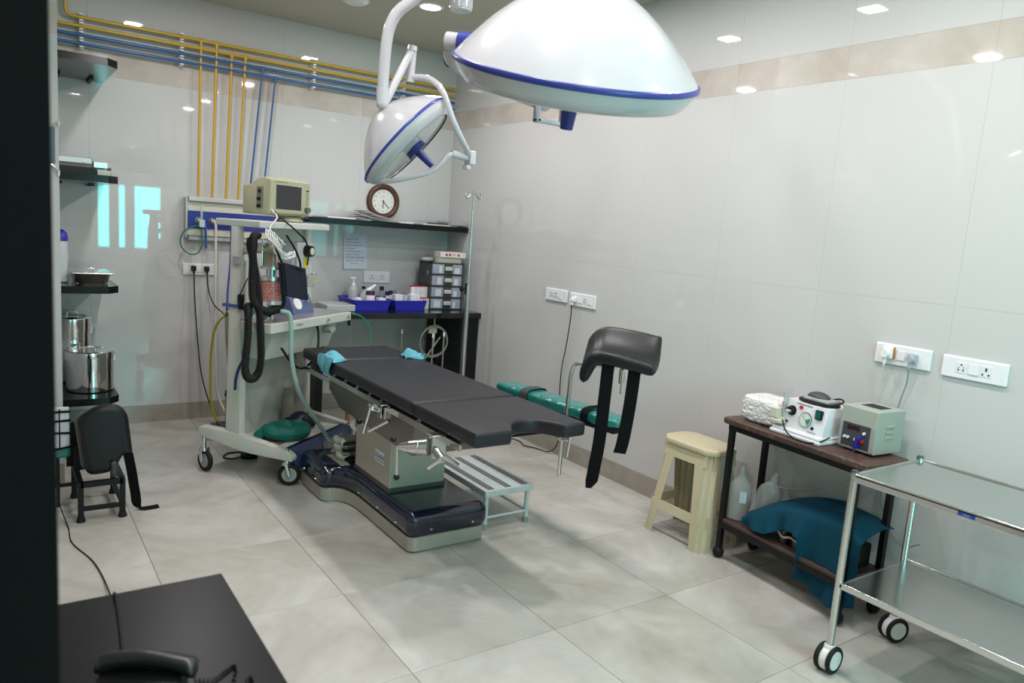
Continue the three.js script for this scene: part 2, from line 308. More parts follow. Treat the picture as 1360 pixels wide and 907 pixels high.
// cloth strips tucked at the head of the table
function crumple(name, label, cat, c, sx, sy, sz, mat, k = 1, seg = 26) {
  const g = new THREE.SphereGeometry(1, seg, seg * 0.7 | 0), P = g.attributes.position;
  for (let i = 0; i < P.count; i++) { const v = V(P.getX(i), P.getY(i), P.getZ(i)), n = 1 + k * 0.5 * fbm(v.x * 2 + c[0] * 9, v.y * 2, v.z * 2 + c[2] * 5, 3); P.setXYZ(i, c[0] + v.x * sx * n, c[1] + v.y * sy * n, c[2] + v.z * sz * n); }
  g.computeVertexNormals(); return single(name, label, cat, g, mat);
}
{
  const mCyanCloth = M([0.13, 0.42, 0.52], 0.8);
  const strip = (x0, s, label) => { // folded cloth hanging over the pad edge between two pads
    const g = sheet((u, v) => { const a = v * 1.0, w = 0.045 + 0.05 * Math.sin(Math.PI * Math.min(1, a * 1.1)); const z = 1.700 + (u - 0.5) * 2 * w + 0.012 * Math.sin(u * 9 + v * 5);
      const f = 0.006 * Math.sin(u * 22 + v * 3); const over = a < 0.45; const q = over ? a / 0.45 : (a - 0.45) / 0.55;
      return [x0 + s * (over ? -0.085 + q * 0.095 : 0.010 + 0.012 * Math.sin(q * 3) + f), over ? 0.728 + 0.045 * Math.pow(Math.max(0, 1 - Math.abs(2 * u - 0.9)), 1.1) * Math.sin(Math.min(1, q * 1.15) * 2.75) + f : 0.728 + 0.02 * (1 - q) - 0.075 * q, z]; }, 26, 26, 0.0015);
    single('cloth_strip', label, 'cloth', g, mCyanCloth); };
  strip(-1.655, -1, 'crumpled light blue cloth draped over table edge facing the anaesthesia machine');
  strip(-1.125, 1, 'light blue cloth peak on the table edge facing the tiled side wall');
  // folded towel lying on the base
  const tw = thingW('towel', 'folded pale green towel lying on the navy table base', 'towel', [-1.56, 0.192, 1.78]);
  const mTw = M([0.40, 0.42, 0.36], 0.95);
  const fold = (y, w, d, o) => sheet((u, v) => { const a = u * Math.PI * 2, ct = Math.cos(a), st = Math.sin(a), e = 0.35; const px = Math.sign(ct) * Math.abs(ct) ** e, py = Math.sign(st) * Math.abs(st) ** 0.8; return [-1.55 + px * w + 0.01 * Math.sin(v * 8 + o), 0.192 + y + py * 0.019 + 0.005 * Math.sin(v * 7 + o + px), 1.77 + (v - 0.5) * d + 0.008 * Math.sin(a + o)]; }, 30, 14, 0);
  [0.022, 0.060, 0.096].forEach((y, i) => part(tw, 'fold', [fold(y, 0.062 - 0.004 * i, 0.17 - 0.02 * i, i * 2)], mTw));
  single('tray_flap', 'thin beige metal flap lying under the folded towel', 'metal flap', [bx(-1.64, -1.59, 0.193, 0.199, 1.70, 1.90, 0.001)], M([0.28, 0.26, 0.2], 0.5));
}
// ------------------------------------------------------------------ step stool
{
  const t = thingW('step_stool', 'low white metal step stool with three grey grip strips', 'step stool', [-1.01, 0, 2.28]);
  const x0 = -1.155, x1 = -0.865, z0 = 2.01, z1 = 2.55, m = M([0.60, 0.66, 0.66], 0.35);
  part(t, 'top_plate', bx(x0, x1, 0.172, 0.205, z0, z1, 0.004), m);
  for (const x of [-1.112, -1.01, -0.908]) { const s = part(t, 'grip_strip', bx(x - 0.017, x + 0.017, 0.204, 0.2075, z0 + 0.015, z1 - 0.015), M([0.16, 0.165, 0.17], 0.8)); for (const z of [2.12, 2.28, 2.44]) part(s, 'rivet', cyl(x, 0.207, 0.2095, z, 0.004, 0.003, 8), mChrome); }
  for (const x of [x0 + 0.02, x1 - 0.02]) for (const z of [z0 + 0.02, z1 - 0.02]) { const l = part(t, 'leg', rod([x, 0.0, z], [x, 0.175, z], 0.0125), m); part(l, 'rubber_foot', cyl(x, 0, 0.028, z, 0.017, 0.015, 14), M([0.3, 0.31, 0.31], 0.7)); }
  for (const [a, b] of [[[x0 + 0.02, z1 - 0.02], [x1 - 0.02, z1 - 0.02]], [[x1 - 0.02, z0 + 0.02], [x1 - 0.02, z1 - 0.02]], [[x0 + 0.02, z0 + 0.02], [x0 + 0.02, z1 - 0.02]]]) part(t, 'brace', rod([a[0], 0.06, a[1]], [b[0], 0.06, b[1]], 0.006), m);
}
// ------------------------------------------------------------------ arm board, leg holder
{
  const a = thingW('arm_board', 'long arm board wrapped in shiny teal plastic beside the table', 'arm board', [-0.83, 0.62, 2.6]);
  const A = V(-0.875, 0.652, 2.20), B = V(-0.762, 0.640, 3.06), d = B.clone().sub(A), w = V(d.z, 0, -d.x).normalize();
  part(a, 'pad', sheet((u, v) => { const q = u * Math.PI * 2, end = Math.pow(Math.max(0, 1 - Math.pow(Math.abs(2 * v - 1), 10)), 0.5), ct = Math.cos(q), st = Math.sin(q); const wr = 1 + 0.07 * fbm(v * 14, u * 5, 1.7, 3) + 0.03 * Math.sin(v * 60 + u * 11);
    const X = Math.sign(ct) * Math.abs(ct) ** 0.6 * 0.068 * end * wr, Y = Math.sign(st) * Math.abs(st) ** 0.6 * 0.031 * end * wr; const p = A.clone().addScaledVector(d, v).addScaledVector(w, X); return [p.x, p.y + Y, p.z]; }, 32, 90), mTeal);
  const at = (t, s, y) => { const p = A.clone().addScaledVector(d, t).addScaledVector(w, s); return [p.x, p.y + y, p.z]; };
  part(a, 'backing_board', prism([[at(0.02, -0.055, 0)[0], at(0.02, -0.055, 0)[2]], [at(0.02, 0.055, 0)[0], at(0.02, 0.055, 0)[2]], [at(0.98, 0.055, 0)[0], at(0.98, 0.055, 0)[2]], [at(0.98, -0.055, 0)[0], at(0.98, -0.055, 0)[2]]], 0.598, 0.620, 'xz'), mBlackMetal);
  const band = (t0, t1, k) => sheet((u, v) => { const q = u * Math.PI * 2, ct = Math.cos(q), st = Math.sin(q); return at(t0 + (t1 - t0) * v, Math.sign(ct) * Math.abs(ct) ** 0.6 * 0.076 * k, Math.sign(st) * Math.abs(st) ** 0.6 * 0.040 * k); }, 32, 3, 0.002);
  part(a, 'strap', band(0.27, 0.33, 1), M([0.05, 0.052, 0.06], 0.85), 'grey webbing strap');
  part(a, 'strap', band(0.76, 0.81, 1.02), mStrap);
  part(a, 'support_arm', [rod([-0.86, 0.61, 2.5], [-1.135, 0.635, 2.5], 0.010), bx(-0.89, -0.83, 0.585, 0.605, 2.46, 2.54)], mSteel);

  const h = thingW('leg_holder', 'black padded leg holder trough on a bent steel rod with hanging straps', 'leg holder', [-1.1, 0.43, 3.04]);
  part(h, 'rod', bend([[-1.105, 0.44, 3.035], [-1.105, 0.6, 3.04], [-1.10, 0.80, 3.05], [-1.098, 0.905, 3.055], [-1.092, 0.938, 3.07], [-1.08, 0.945, 3.10], [-1.05, 0.945, 3.14], [-1.0, 0.945, 3.19], [-0.97, 0.955, 3.22]], 0.0085, 60), mSteel);
  part(h, 'clamp', [bx(-1.135, -1.085, 0.60, 0.655, 3.02, 3.06, 0.004), rod([-1.09, 0.625, 3.04], [-1.05, 0.63, 3.03], 0.010), rod([-1.05, 0.63, 3.03], [-1.03, 0.50, 2.99], 0.006)], mChrome);
  part(h, 'clamp_knob', ball(-1.062, 0.655, 3.10, 0.014), mBlack);
  part(h, 'ball_joint', [cyl(-0.985, 0.885, 0.945, 3.245, 0.014, 0.014, 12), cyl(-0.985, 0.84, 0.885, 3.245, 0.004), rod([-0.985, 0.945, 3.245], [-0.97, 1.0, 3.23], 0.008)], mChrome);
  // trough: u along the length (local L), v across from far rim to near lip
  const Lx = V(0.68, 0, 0.73).normalize(), Wd = V(-0.73, 0, 0.68).normalize(), cc = V(-1.052, 0.985, 3.095);
  const path = (t) => t < 0.36 ? [0.062 - 0.062 * Math.cos((t / 0.36 - 0) * Math.PI / 2 * 1.0), -0.118 + 0.118 * Math.sin(t / 0.36 * Math.PI / 2)] : [0.062 + (t - 0.36) / 0.64 * 0.235, -0.035 * Math.pow((t - 0.36) / 0.64, 1.5)];
  const trough = (u, v, off) => { const s = (v - 0.5) * 2, a = path(Math.max(0, u - 0.01)), b = path(Math.min(1, u + 0.01)), p0 = path(u); const dl = b[0] - a[0], dy = b[1] - a[1], n = Math.hypot(dl, dy);
    const far = Math.pow((1 - s) / 2, 1.8), pl = p0[0] - dy / n * off + 0.012 * far, y = p0[1] * (1 - 0.45 * far) + dl / n * off + 0.105 * far, ps = s * 0.095 + 0.02 * far;
    const p = cc.clone().addScaledVector(Lx, pl).addScaledVector(Wd, ps); return [p.x, p.y + y, p.z]; };
  part(h, 'pad', sheet((u, v) => { // closed pillow: top and underside joined by a rounded rim
    const r = Math.abs(2 * v - 1); const top = v > 0.5; const th = u * Math.PI * 2; const rr = Math.sqrt(1 - Math.pow(1 - (1 - r), 2));
    const k = Math.min(1, (1 - r) * 1.0); const R2 = k; const ct = Math.cos(th), st = Math.sin(th), e = 0.5; const X = Math.sign(ct) * Math.abs(ct) ** e, Y = Math.sign(st) * Math.abs(st) ** e; const m = Math.max(Math.abs(X), Math.abs(Y), 1e-6), f = 0.85 + 0.15 * 1 / Math.hypot(X / m, Y / m);
    const uu = 0.5 + 0.5 * X / m * f * R2 * 1.0, vv = 0.5 + 0.5 * Y / m * f * R2; const off = (top ? 1 : -1) * 0.029 * Math.pow(1 - Math.pow(R2, 8), 0.5);
    return trough(uu, vv, off); }, 64, 60), mVinylDark);
  const strapG = (pts, w, wd, taper = 0) => sheet((u, v) => { const c = new THREE.CatmullRomCurve3(pts.map(p => V(...p))).getPoint(v); const k = w * (v > 0.8 ? 1 - (v - 0.8) * 2.8 * taper : 1); return [c.x + wd[0] * (u - 0.5) * k, c.y, c.z + wd[1] * (u - 0.5) * k]; }, 2, 40, 0.003);
  part(h, 'strap', strapG([[-1.040, 0.975, 3.215], [-1.045, 0.8, 3.215], [-1.048, 0.62, 3.21], [-1.052, 0.52, 3.20], [-1.056, 0.46, 3.195], [-1.062, 0.425, 3.185]], 0.052, [0.68, 0.73], 1), mStrap, 'long black webbing strap');
  part(h, 'strap', strapG([[-0.955, 0.975, 3.285], [-0.96, 0.8, 3.28], [-0.97, 0.64, 3.27], [-0.975, 0.59, 3.262]], 0.052, [0.68, 0.73]), mStrap);
}
// ------------------------------------------------------------------ cream plastic stool
{
  const t = thing('plastic_stool', 'cream moulded plastic stool with ribbed corner legs', 'stool', [-0.2, 0, 3.035]);
  const m = M([0.60, 0.53, 0.36], 0.38), H = 0.5, bxw = 0.158, bzw = 0.20, txw = 0.10, tzw = 0.165;
  const oct = (w, d, q) => [[-w + q, -d], [w - q, -d], [w, -d + q], [w, d - q], [w - q, d], [-w + q, d], [-w, d - q], [-w, -d + q]];
  part(t, 'seat', prism(roundShape(oct(txw + 0.012, tzw + 0.012, 0.05), 0.012), H - 0.03, H, 'xz', 0.008), m);
  part(t, 'seat_button', cyl(0, H - 0.002, H + 0.0015, 0, 0.007, 0.006, 12), m);
  const at = (y) => { const k = 1 - y / (H - 0.02); return [txw + (bxw - txw) * k, tzw + (bzw - tzw) * k]; };
  for (const sx of [-1, 1]) for (const sz of [-1, 1]) part(t, 'leg', sheet((u, v) => { // folded corner leg, ribbed
    const y = v * (H - 0.02), [hx, hz] = at(y), q = 0.05 - 0.012 * (1 - v), L = 0.055 - 0.02 * (1 - v); const path = [[hx, hz - q - L], [hx, hz - q], [hx - q, hz], [hx - q - L, hz]]; const s = u * 3, i = Math.min(2, s | 0), f = s - i; const a = path[i], b = path[i + 1]; const rib = i === 1 ? -0.006 * Math.abs(Math.sin(f * Math.PI * 2)) : 0;
    return [sx * (a[0] + (b[0] - a[0]) * f + rib), y, sz * (a[1] + (b[1] - a[1]) * f + rib)]; }, 24, 8, sx * sz > 0 ? -0.004 : 0.004), m);
  const apron = (y0, y1, side) => { const [h0x, h0z] = at(y0), [h1x, h1z] = at(y1); return sheet((u, v) => { const hx = h0x + (h1x - h0x) * v, hz = h0z + (h1z - h0z) * v, y = y0 + (y1 - y0) * v, a = 2 * u - 1; return side[0] ? [side[0] * (hx - 0.001), y, a * (hz - 0.03)] : [a * (hx - 0.03), y, side[1] * (hz - 0.001)]; }, 6, 3, (side[0] > 0 || side[1] < 0) ? -0.004 : 0.004); };
  for (const s of [[-1, 0], [1, 0], [0, -1], [0, 1]]) { part(t, 'apron', apron(H - 0.09, H - 0.02, s), m); part(t, 'stretcher', apron(0.125, 0.175, s), m); }
}
// ------------------------------------------------------------------ brown equipment table
const mWood = M([1, 1, 1], 0.42, 0, { map: tex(256, (u, v) => { const f = fbm(u * 60, v * 60, 2, 3), g = fbm(u * 6, v * 24, 5, 3); const s = f > 0.22 ? 0.10 : 0; return [0.30 + 0.10 * f + 0.06 * g + s, 0.225 + 0.09 * f + 0.05 * g + s, 0.195 + 0.09 * f + 0.04 * g + s]; }) });
{
  const t = thing('equipment_table', 'brown laminate table on black tube legs with ball castors', 'table', [-0.19, 0, 3.62], -0.09);
  const w = 0.14, d = 0.385;
  part(t, 'tabletop', prism(roundShape([[-w, -d], [w, -d], [w, d], [-w, d]], 0.03), 0.655, 0.682, 'xz', 0.006), mWood, 'speckled brown laminate top');
  part(t, 'lower_shelf', bx(-w + 0.012, w - 0.012, 0.176, 0.198, -d + 0.05, d - 0.05, 0.003), mWood);
  parts(t, 'frame_rail', [bx(-w + 0.01, -w + 0.03, 0.63, 0.655, -d + 0.04, d - 0.04), bx(w - 0.03, w - 0.01, 0.63, 0.655, -d + 0.04, d - 0.04), bx(-w + 0.01, w - 0.01, 0.63, 0.655, d - 0.06, d - 0.04), bx(-w + 0.01, w - 0.01, 0.63, 0.655, -d + 0.04, -d + 0.06), bx(-w + 0.004, -w + 0.014, 0.155, 0.18, -d + 0.05, d - 0.05)], mBlackMetal);
  for (const sx of [-1, 1]) for (const sz of [-1, 1]) { const x = sx * (w - 0.022), z = sz * (d - 0.055);
    const l = part(t, 'leg', bx(x - 0.0125, x + 0.0125, 0.05, 0.64, z - 0.0125, z + 0.0125, 0.002), mBlackMetal); part(l, 'castor', [ball(x, 0.027, z, 0.027, 1, 18), cyl(x, 0.04, 0.06, z, 0.014)], mRubber); }
}
{ // bubble-wrapped bundle
  const c = [-0.165, 0.6825, 3.385], g = new THREE.SphereGeometry(1, 110, 70), P = g.attributes.position, sp = (t) => Math.sign(t) * Math.pow(Math.abs(t), 0.34);
  for (let i = 0; i < P.count; i++) { const x = P.getX(i), y = P.getY(i), z = P.getZ(i), n = 1 + 0.10 * fbm(x * 9, y * 9, z * 9, 2) + 0.06 * fbm(x * 26, y * 26, z * 26, 2), k = 1.02 / Math.pow(Math.abs(x) ** 6 + Math.abs(y) ** 6 + Math.abs(z) ** 6, 1 / 6); P.setXYZ(i, x * k * n * 0.084, Math.max(-0.0615, y * k * n * 0.060), z * k * n * 0.104); }
  g.computeVertexNormals(); g.rotateY(-0.09); g.translate(c[0], c[1] + 0.0615, c[2]);
  single('wrapped_bundle', 'lumpy bundle in clear bubble wrap on the brown table', 'bundle', g, M([0.80, 0.81, 0.80], 0.3, 0, { clearcoat: 0.8, clearcoatRoughness: 0.15 }));
}
{ // white suction / pump unit
  const t = thing('vapour_unit', 'white benchtop medical unit with dial gauge and green switch', 'medical unit', [-0.185, 0.6825, 3.62], -1.66); // local +z faces the room (-x)
  const m = M([0.78, 0.79, 0.82], 0.28);
  part(t, 'base_tray', [bx(-0.13, 0.13, 0.0, 0.016, -0.085, 0.115, 0.006), bx(-0.125, 0.125, 0.014, 0.03, -0.08, 0.107, 0.007)], m);
  part(t, 'body', prism([[-0.09, 0.028], [0.075, 0.028], [0.052, 0.15], [-0.085, 0.15]], -0.112, 0.112, 'zy', 0.008), m);
  const face = (x, y, dz = 0) => [x, y, 0.076 - (y - 0.028) * (0.023 / 0.122) + dz];
  const f = (x, y, r, l0, l1, r2 = r) => rod(face(x, y, l0), [face(x, y)[0], y + 0.18 * (l1), face(x, y, l1)[2]], r, r2, 28);
  const kn = part(t, 'control_knob', [f(-0.062, 0.105, 0.022, 0, 0.004), f(-0.062, 0.105, 0.017, 0.004, 0.022, 0.014)], mBlack, 'black control knob'); part(kn, 'cap', f(-0.062, 0.105, 0.012, 0.021, 0.0235), mAlu);
  const ga = part(t, 'gauge', [f(0.018, 0.083, 0.033, 0, 0.006), ], mChrome, 'round dial gauge');
  part(ga, 'dial', (() => { const g = new THREE.CircleGeometry(0.029, 30); g.rotateX(-0.186); g.translate(...face(0.018, 0.083, 0.0075)); return g; })(), new THREE.MeshPhysicalMaterial({ roughness: 0.3, map: canvasTex(128, 128, (g) => { g.fillStyle = '#d8dcd8'; g.fillRect(0, 0, 128, 128); g.fillStyle = '#2f8a5a'; g.beginPath(); g.moveTo(64, 64); g.arc(64, 64, 56, -0.4, 1.0); g.fill(); g.strokeStyle = '#222'; g.lineWidth = 4; g.beginPath(); g.moveTo(64, 64); g.lineTo(30, 34); g.stroke(); for (let i = 0; i < 12; i++) { g.save(); g.translate(64, 64); g.rotate(i * 0.5236); g.fillRect(48, -2, 12, 4); g.restore(); } }) }));
  part(t, 'indicator', f(-0.018, 0.128, 0.008, 0, 0.006), mRed, 'red indicator lamp');
  const sw = part(t, 'switch', bx(0.062, 0.094, 0.098, 0.138, 0.055, 0.071, 0.002), mBlack); part(sw, 'rocker', bx(0.067, 0.089, 0.103, 0.133, 0.066, 0.074, 0.002), M([0.0, 0.13, 0.08], 0.3), 'green rocker');
  part(t, 'socket', [f(0.058, 0.055, 0.007, 0, 0.003), f(-0.075, 0.055, 0.005, 0, 0.003)], mBlack);
  parts(t, 'caption', [bx(-0.045, 0.035, 0.1405, 0.1445, 0.0548, 0.0556), bx(0.035, 0.08, 0.036, 0.039, 0.0745, 0.0758)], M([0.3, 0.32, 0.36], 0.6));
  const p = thing('foot_pedal', 'black foot pedal with coiled lead resting on the white unit', 'foot pedal', [-0.175, 0.8335, 3.635], -1.66);
  part(p, 'base', lathe([[0.001, 0], [0.092, 0], [0.098, 0.005], [0.092, 0.010], [0.001, 0.010]].map(q => q), 0, 0, 0, 36).scale(1, 1, 0.62), mRubber);
  part(p, 'guard', bx(-0.055, 0.075, 0.009, 0.026, -0.045, 0.045, 0.008), mGrey);
  part(p, 'treadle', new THREE.SphereGeometry(0.055, 24, 12, 0, 6.3, 0, 1.6).scale(1, 0.5, 0.68).translate(-0.005, 0.022, 0), M([0.05, 0.05, 0.055], 0.5));
  part(p, 'lead', bend([[0.03, 0.02, -0.03], [0.08, 0.035, -0.03], [0.115, 0.03, 0.0], [0.10, 0.016, 0.045], [0.05, 0.012, 0.055]], 0.0035, 40, 8), mCord);
  single('unit_lead', 'black lead hanging from white unit front over the table', 'cord', bend([[-0.275, 0.742, 3.535], [-0.30, 0.71, 3.57], [-0.315, 0.69, 3.62], [-0.318, 0.6865, 3.68], [-0.30, 0.695, 3.73], [-0.26, 0.72, 3.755]], 0.0032, 60, 8), mCord);
  const hs = thingW('handpiece_holder', 'small steel handpieces in a cream clip beside bubble wrap', 'handpieces', [-0.25, 0.76, 3.51]);
  part(hs, 'clip', [bx(-0.285, -0.25, 0.745, 0.79, 3.475, 3.51, 0.004), bx(-0.29, -0.255, 0.725, 0.742, 3.48, 3.535, 0.004)], mCream);
  part(hs, 'bracket', bx(-0.275, -0.215, 0.742, 0.75, 3.49, 3.53), mCream);
  part(hs, 'handpiece', [cyl(-0.245, 0.79, 0.82, 3.515, 0.012, 0.012), rod([-0.245, 0.82, 3.513], [-0.245, 0.86, 3.508], 0.004), rod([-0.24, 0.82, 3.516], [-0.225, 0.875, 3.53], 0.004)], mAlu);
}
{ // green-grey generator box
  const t = thing('generator_box', 'grey green metal instrument box with dark control panel and louvres', 'instrument box', [-0.15, 0.6825, 3.86], -1.66); t.scale.y = 1.13;
  const m = M([0.36, 0.40, 0.35], 0.5);
  for (const x of [-0.06, 0.06]) for (const z of [-0.06, 0.05]) part(t, 'foot', cyl(x, 0, 0.008, z, 0.008, 0.008, 10), mRubber);
  part(t, 'case', [bx(-0.082, 0.082, 0.008, 0.165, -0.10, 0.08, 0.004)], m);
  parts(t, 'bezel_strip', [bx(-0.078, -0.066, 0.016, 0.105, 0.078, 0.087), bx(0.062, 0.078, 0.016, 0.105, 0.078, 0.086)], M([0.45, 0.48, 0.44], 0.4, 0.5));
  const pn = part(t, 'control_panel', bx(-0.067, 0.063, 0.018, 0.104, 0.078, 0.0825), M([0.05, 0.055, 0.06], 0.4), 'dark grey control panel');
  part(pn, 'display', bx(-0.045, 0.012, 0.080, 0.096, 0.082, 0.0835), M([0.03, 0.01, 0.01], 0.2));
  for (const [x, y] of [[-0.035, 0.05], [0.0, 0.05], [0.035, 0.078], [-0.05, 0.05]]) part(pn, 'knob', rod([x, y, 0.082], [x, y, 0.092], 0.005), mPlate);
  for (const [x, y] of [[0.02, 0.058], [0.014, 0.045], [0.014, 0.030]]) part(pn, 'plug', [rod([x, y, 0.082], [x, y - 0.004, 0.11], 0.008), rod([x, y - 0.004, 0.105], [x, y - 0.02, 0.108], 0.003)], M([0.02, 0.02, 0.25], 0.4), 'blue plug');
  part(pn, 'socket', rod([0.03, 0.047, 0.082], [0.03, 0.047, 0.092], 0.007), mRed);
  part(t, 'vent_opening', bx(-0.045, 0.045, 0.163, 0.1657, -0.06, 0.015), M([0.02, 0.02, 0.02], 0.9));
  for (const y of [0.065, 0.085, 0.105]) part(t, 'louvre', prism([[-0.03, y], [0.02, y], [0.02, y + 0.008], [-0.03, y + 0.012]], 0.081, 0.088, 'zy', 0.002), m);
}
{ // saline bottles on the lower shelf
  const mk = (name, label, tilt, pos, mat, fill) => {
    const t = thing(name, label, 'bottle', pos, -0.95); t.rotation.z = tilt[0]; t.rotation.x = tilt[1];
    const flat = (pts) => { const g = lathe(pts, 0, 0, 0, 32); g.scale(1.32, 1.08, 0.8); return g; };
    part(t, 'body', flat([[0.001, 0.001], [0.034, 0.001], [0.039, 0.006], [0.039, 0.145], [0.034, 0.168], [0.018, 0.19], [0.012, 0.20], [0.011, 0.215], [0.001, 0.216]]), mat);
    part(t, 'cap', [cyl(0, 0.228, 0.246, 0, 0.013, 0.011, 14), ball(0, 0.25, 0, 0.010)], mat);
    if (fill) { const [g, m] = print(0.03, 0.055, canvasTex(64, 110, (c) => { c.fillStyle = '#cfdfe6'; c.fillRect(0, 0, 64, 110); c.fillStyle = '#7fa6b8'; for (let i = 0; i < 7; i++) c.fillRect(8, 12 + i * 13, 40 - (i % 3) * 9, 4); }), 0.5, [0.016, 0.12, 0.0325], [0.12, 0, 1]); part(t, 'label', g, m); part(t, 'liquid', flat([[0.001, 0.004], [0.036, 0.004], [0.036, 0.085], [0.001, 0.085]]), M([0.7, 0.72, 0.70], 0.05, 0, { transmission: 0.9, thickness: 0.05, ior: 1.33 })); }
    return t; };
  const mB = M([0.84, 0.86, 0.86], 0.22, 0, { transmission: 0.75, thickness: 0, ior: 1.4 });
  mk('saline_bottle', 'upright half full plastic saline bottle with pale label on lower shelf', [0, 0], [-0.225, 0.198, 3.325], mB, true);
  mk('saline_bottle', 'tilted empty plastic saline bottle leaning on dark teal cloth', [-0.24, 0.0], [-0.205, 0.212, 3.42], mB, false);
}
{ // covered apparatus on the lower shelf and its drape
  const e = thing('covered_apparatus', 'dark apparatus with knobs and tubing under the teal drape', 'apparatus', [-0.2, 0.198, 3.70], -0.09);
  part(e, 'chassis', bx(-0.06, 0.10, 0, 0.10, -0.08, 0.22, 0.01), mBlackMetal);
  for (const z of [-0.13, -0.06, 0.0]) part(e, 'canister', [cyl(-0.062, 0.0, 0.06, z + 0.04, 0.024, 0.024, 18)], M([0.06, 0.06, 0.06], 0.3, 0.5));
  part(e, 'panel', bx(-0.088, -0.075, 0.0, 0.085, 0.085, 0.115, 0.002), mAlu);
  part(e, 'tubing', bend([[-0.07, 0.04, -0.15], [-0.085, 0.06, -0.12], [-0.09, 0.035, -0.08], [-0.095, 0.05, -0.03], [-0.09, 0.03, 0.03]], 0.005, 50, 8), M([0.5, 0.5, 0.45], 0.4));
  const hem = (z) => { const s = (z - 3.40) / 0.62; return s < 0.20 ? 0.215 + 0.05 * s : s < 0.55 ? 0.225 + 0.06 * Math.sin((s - 0.2) / 0.35 * 2.2) : 0.075 + 0.02 * Math.sin(s * 14); };
  const g = sheet((u, v) => { const z = 3.40 + u * 0.58, cz = 1 - Math.pow(Math.abs(u * 2 - 1), 4) * 0.42, top = 0.40 * (0.66 + 0.34 * Math.sin(Math.min(1, u * 1.7) * 1.57)) * (u > 0.86 ? 1 - (u - 0.86) * 0.6 : 1);
    const f1 = 0.010 * Math.sin(u * 19 + 1) + 0.006 * Math.sin(u * 41), sl = -0.09 * (z - 3.62);
    if (v < 0.5) { const q = v / 0.5; return [-0.05 - 0.235 * q + sl * 0.5, top + 0.012 * Math.sin(q * 3.1) + 0.006 * Math.sin(u * 13 + q * 5) - (q > 0.85 ? (q - 0.85) * 0.12 : 0), z]; }
    const q = (v - 0.5) / 0.5, y1 = top - 0.018, y = y1 + (hem(z) - y1) * q; return [-0.29 - 0.028 * Math.sqrt(q) + f1 * q * 1.6 + sl * 0.5, y, z + 0.02 * q * Math.sin(u * 7)]; }, 90, 60, 0.002);
  single('drape_cloth', 'dark teal surgical drape thrown over apparatus on the lower shelf', 'cloth', g, M([0.003, 0.052, 0.088], 0.9, 0, { specularIntensity: 0.4 }));
}
// ------------------------------------------------------------------ steel trolley
{
  const t = thingW('steel_trolley', 'stainless steel two shelf trolley on white twin wheel castors', 'trolley', [-0.46, 0, 4.58]);
  const x0 = -0.695, x1 = -0.235, z0 = 4.115, z1 = 5.02;
  const mTop = M([0.62, 0.64, 0.63], 0.17, 1);
  part(t, 'top_shelf', [bx(x0, x1, 0.728, 0.732, z0, z1), bx(x0, x0 + 0.012, 0.708, 0.738, z0, z1, 0.003), bx(x1 - 0.012, x1, 0.708, 0.738, z0, z1, 0.003), bx(x0, x1, 0.708, 0.738, z0, z0 + 0.012, 0.003), bx(x0, x1, 0.708, 0.738, z1 - 0.012, z1, 0.003)], mTop);
  part(t, 'lower_shelf', [bx(x0 + 0.01, x1 - 0.01, 0.333, 0.337, z0 + 0.02, z1 - 0.02), bx(x0, x0 + 0.014, 0.318, 0.342, z0, z1, 0.003), bx(x1 - 0.014, x1, 0.318, 0.342, z0, z1, 0.003), bx(x0, x1, 0.322, 0.338, z0 + 0.012, z0 + 0.022, 0.002)], mTop);
  const [pg, pm] = print(0.05, 0.012, canvasTex(200, 48, (g, w, h) => { g.fillStyle = '#20408f'; g.fillRect(0, 0, w, h); g.fillStyle = '#9fb4e6'; g.font = 'bold 30px sans-serif'; g.textAlign = 'center'; g.fillText('staan', w / 2, 34); }), 0.4, [x0 - 0.0006, 0.722, 4.49], [-1, 0, 0]);
  part(t, 'badge', pg, pm, 'small blue badge');
  for (const [x, z] of [[x0 + 0.01, z0 + 0.005], [x1 - 0.01, z0 + 0.005], [x0 + 0.01, z1 - 0.005], [x1 - 0.01, z1 - 0.005]]) {
    part(t, 'leg', [cyl(x, 0.10, 0.742, z, 0.0125)], mSteel); part(t, 'leg_cap', cyl(x, 0.738, 0.748, z, 0.013, 0.011), M([0.05, 0.06, 0.06], 0.5));
    const a = x < -0.5 ? 1.55 : 1.95, dx = Math.cos(a), dz = Math.sin(a);      // wheel axle
    const k = part(t, 'castor', [cyl(x, 0.082, 0.10, z, 0.024, 0.018), lathe([[0.001, 0], [0.040, 0], [0.044, 0.004], [0.044, 0.024], [0.04, 0.028], [0.001, 0.028]].map(q => q), 0, -0.014, 0).applyQuaternion(new THREE.Quaternion().setFromUnitVectors(V(0, 1, 0), V(dx, 0, dz))).translate(x, 0.05, z)], mWhite, 'white twin wheel castor');
    for (const s of [-1, 1]) { const q = [x + dx * 0.023 * s, 0.05, z + dz * 0.023 * s]; const w = part(k, 'tyre', [ring(q, [dx, 0, dz], 0.042, 0.008, 36, 12), ], mRubber);
      part(k, 'hub_cap', rod([x + dx * 0.012 * s, 0.05, z + dz * 0.012 * s], [x + dx * 0.030 * s, 0.05, z + dz * 0.030 * s], 0.039, 0.034, 32), mWhite); }
  }
}

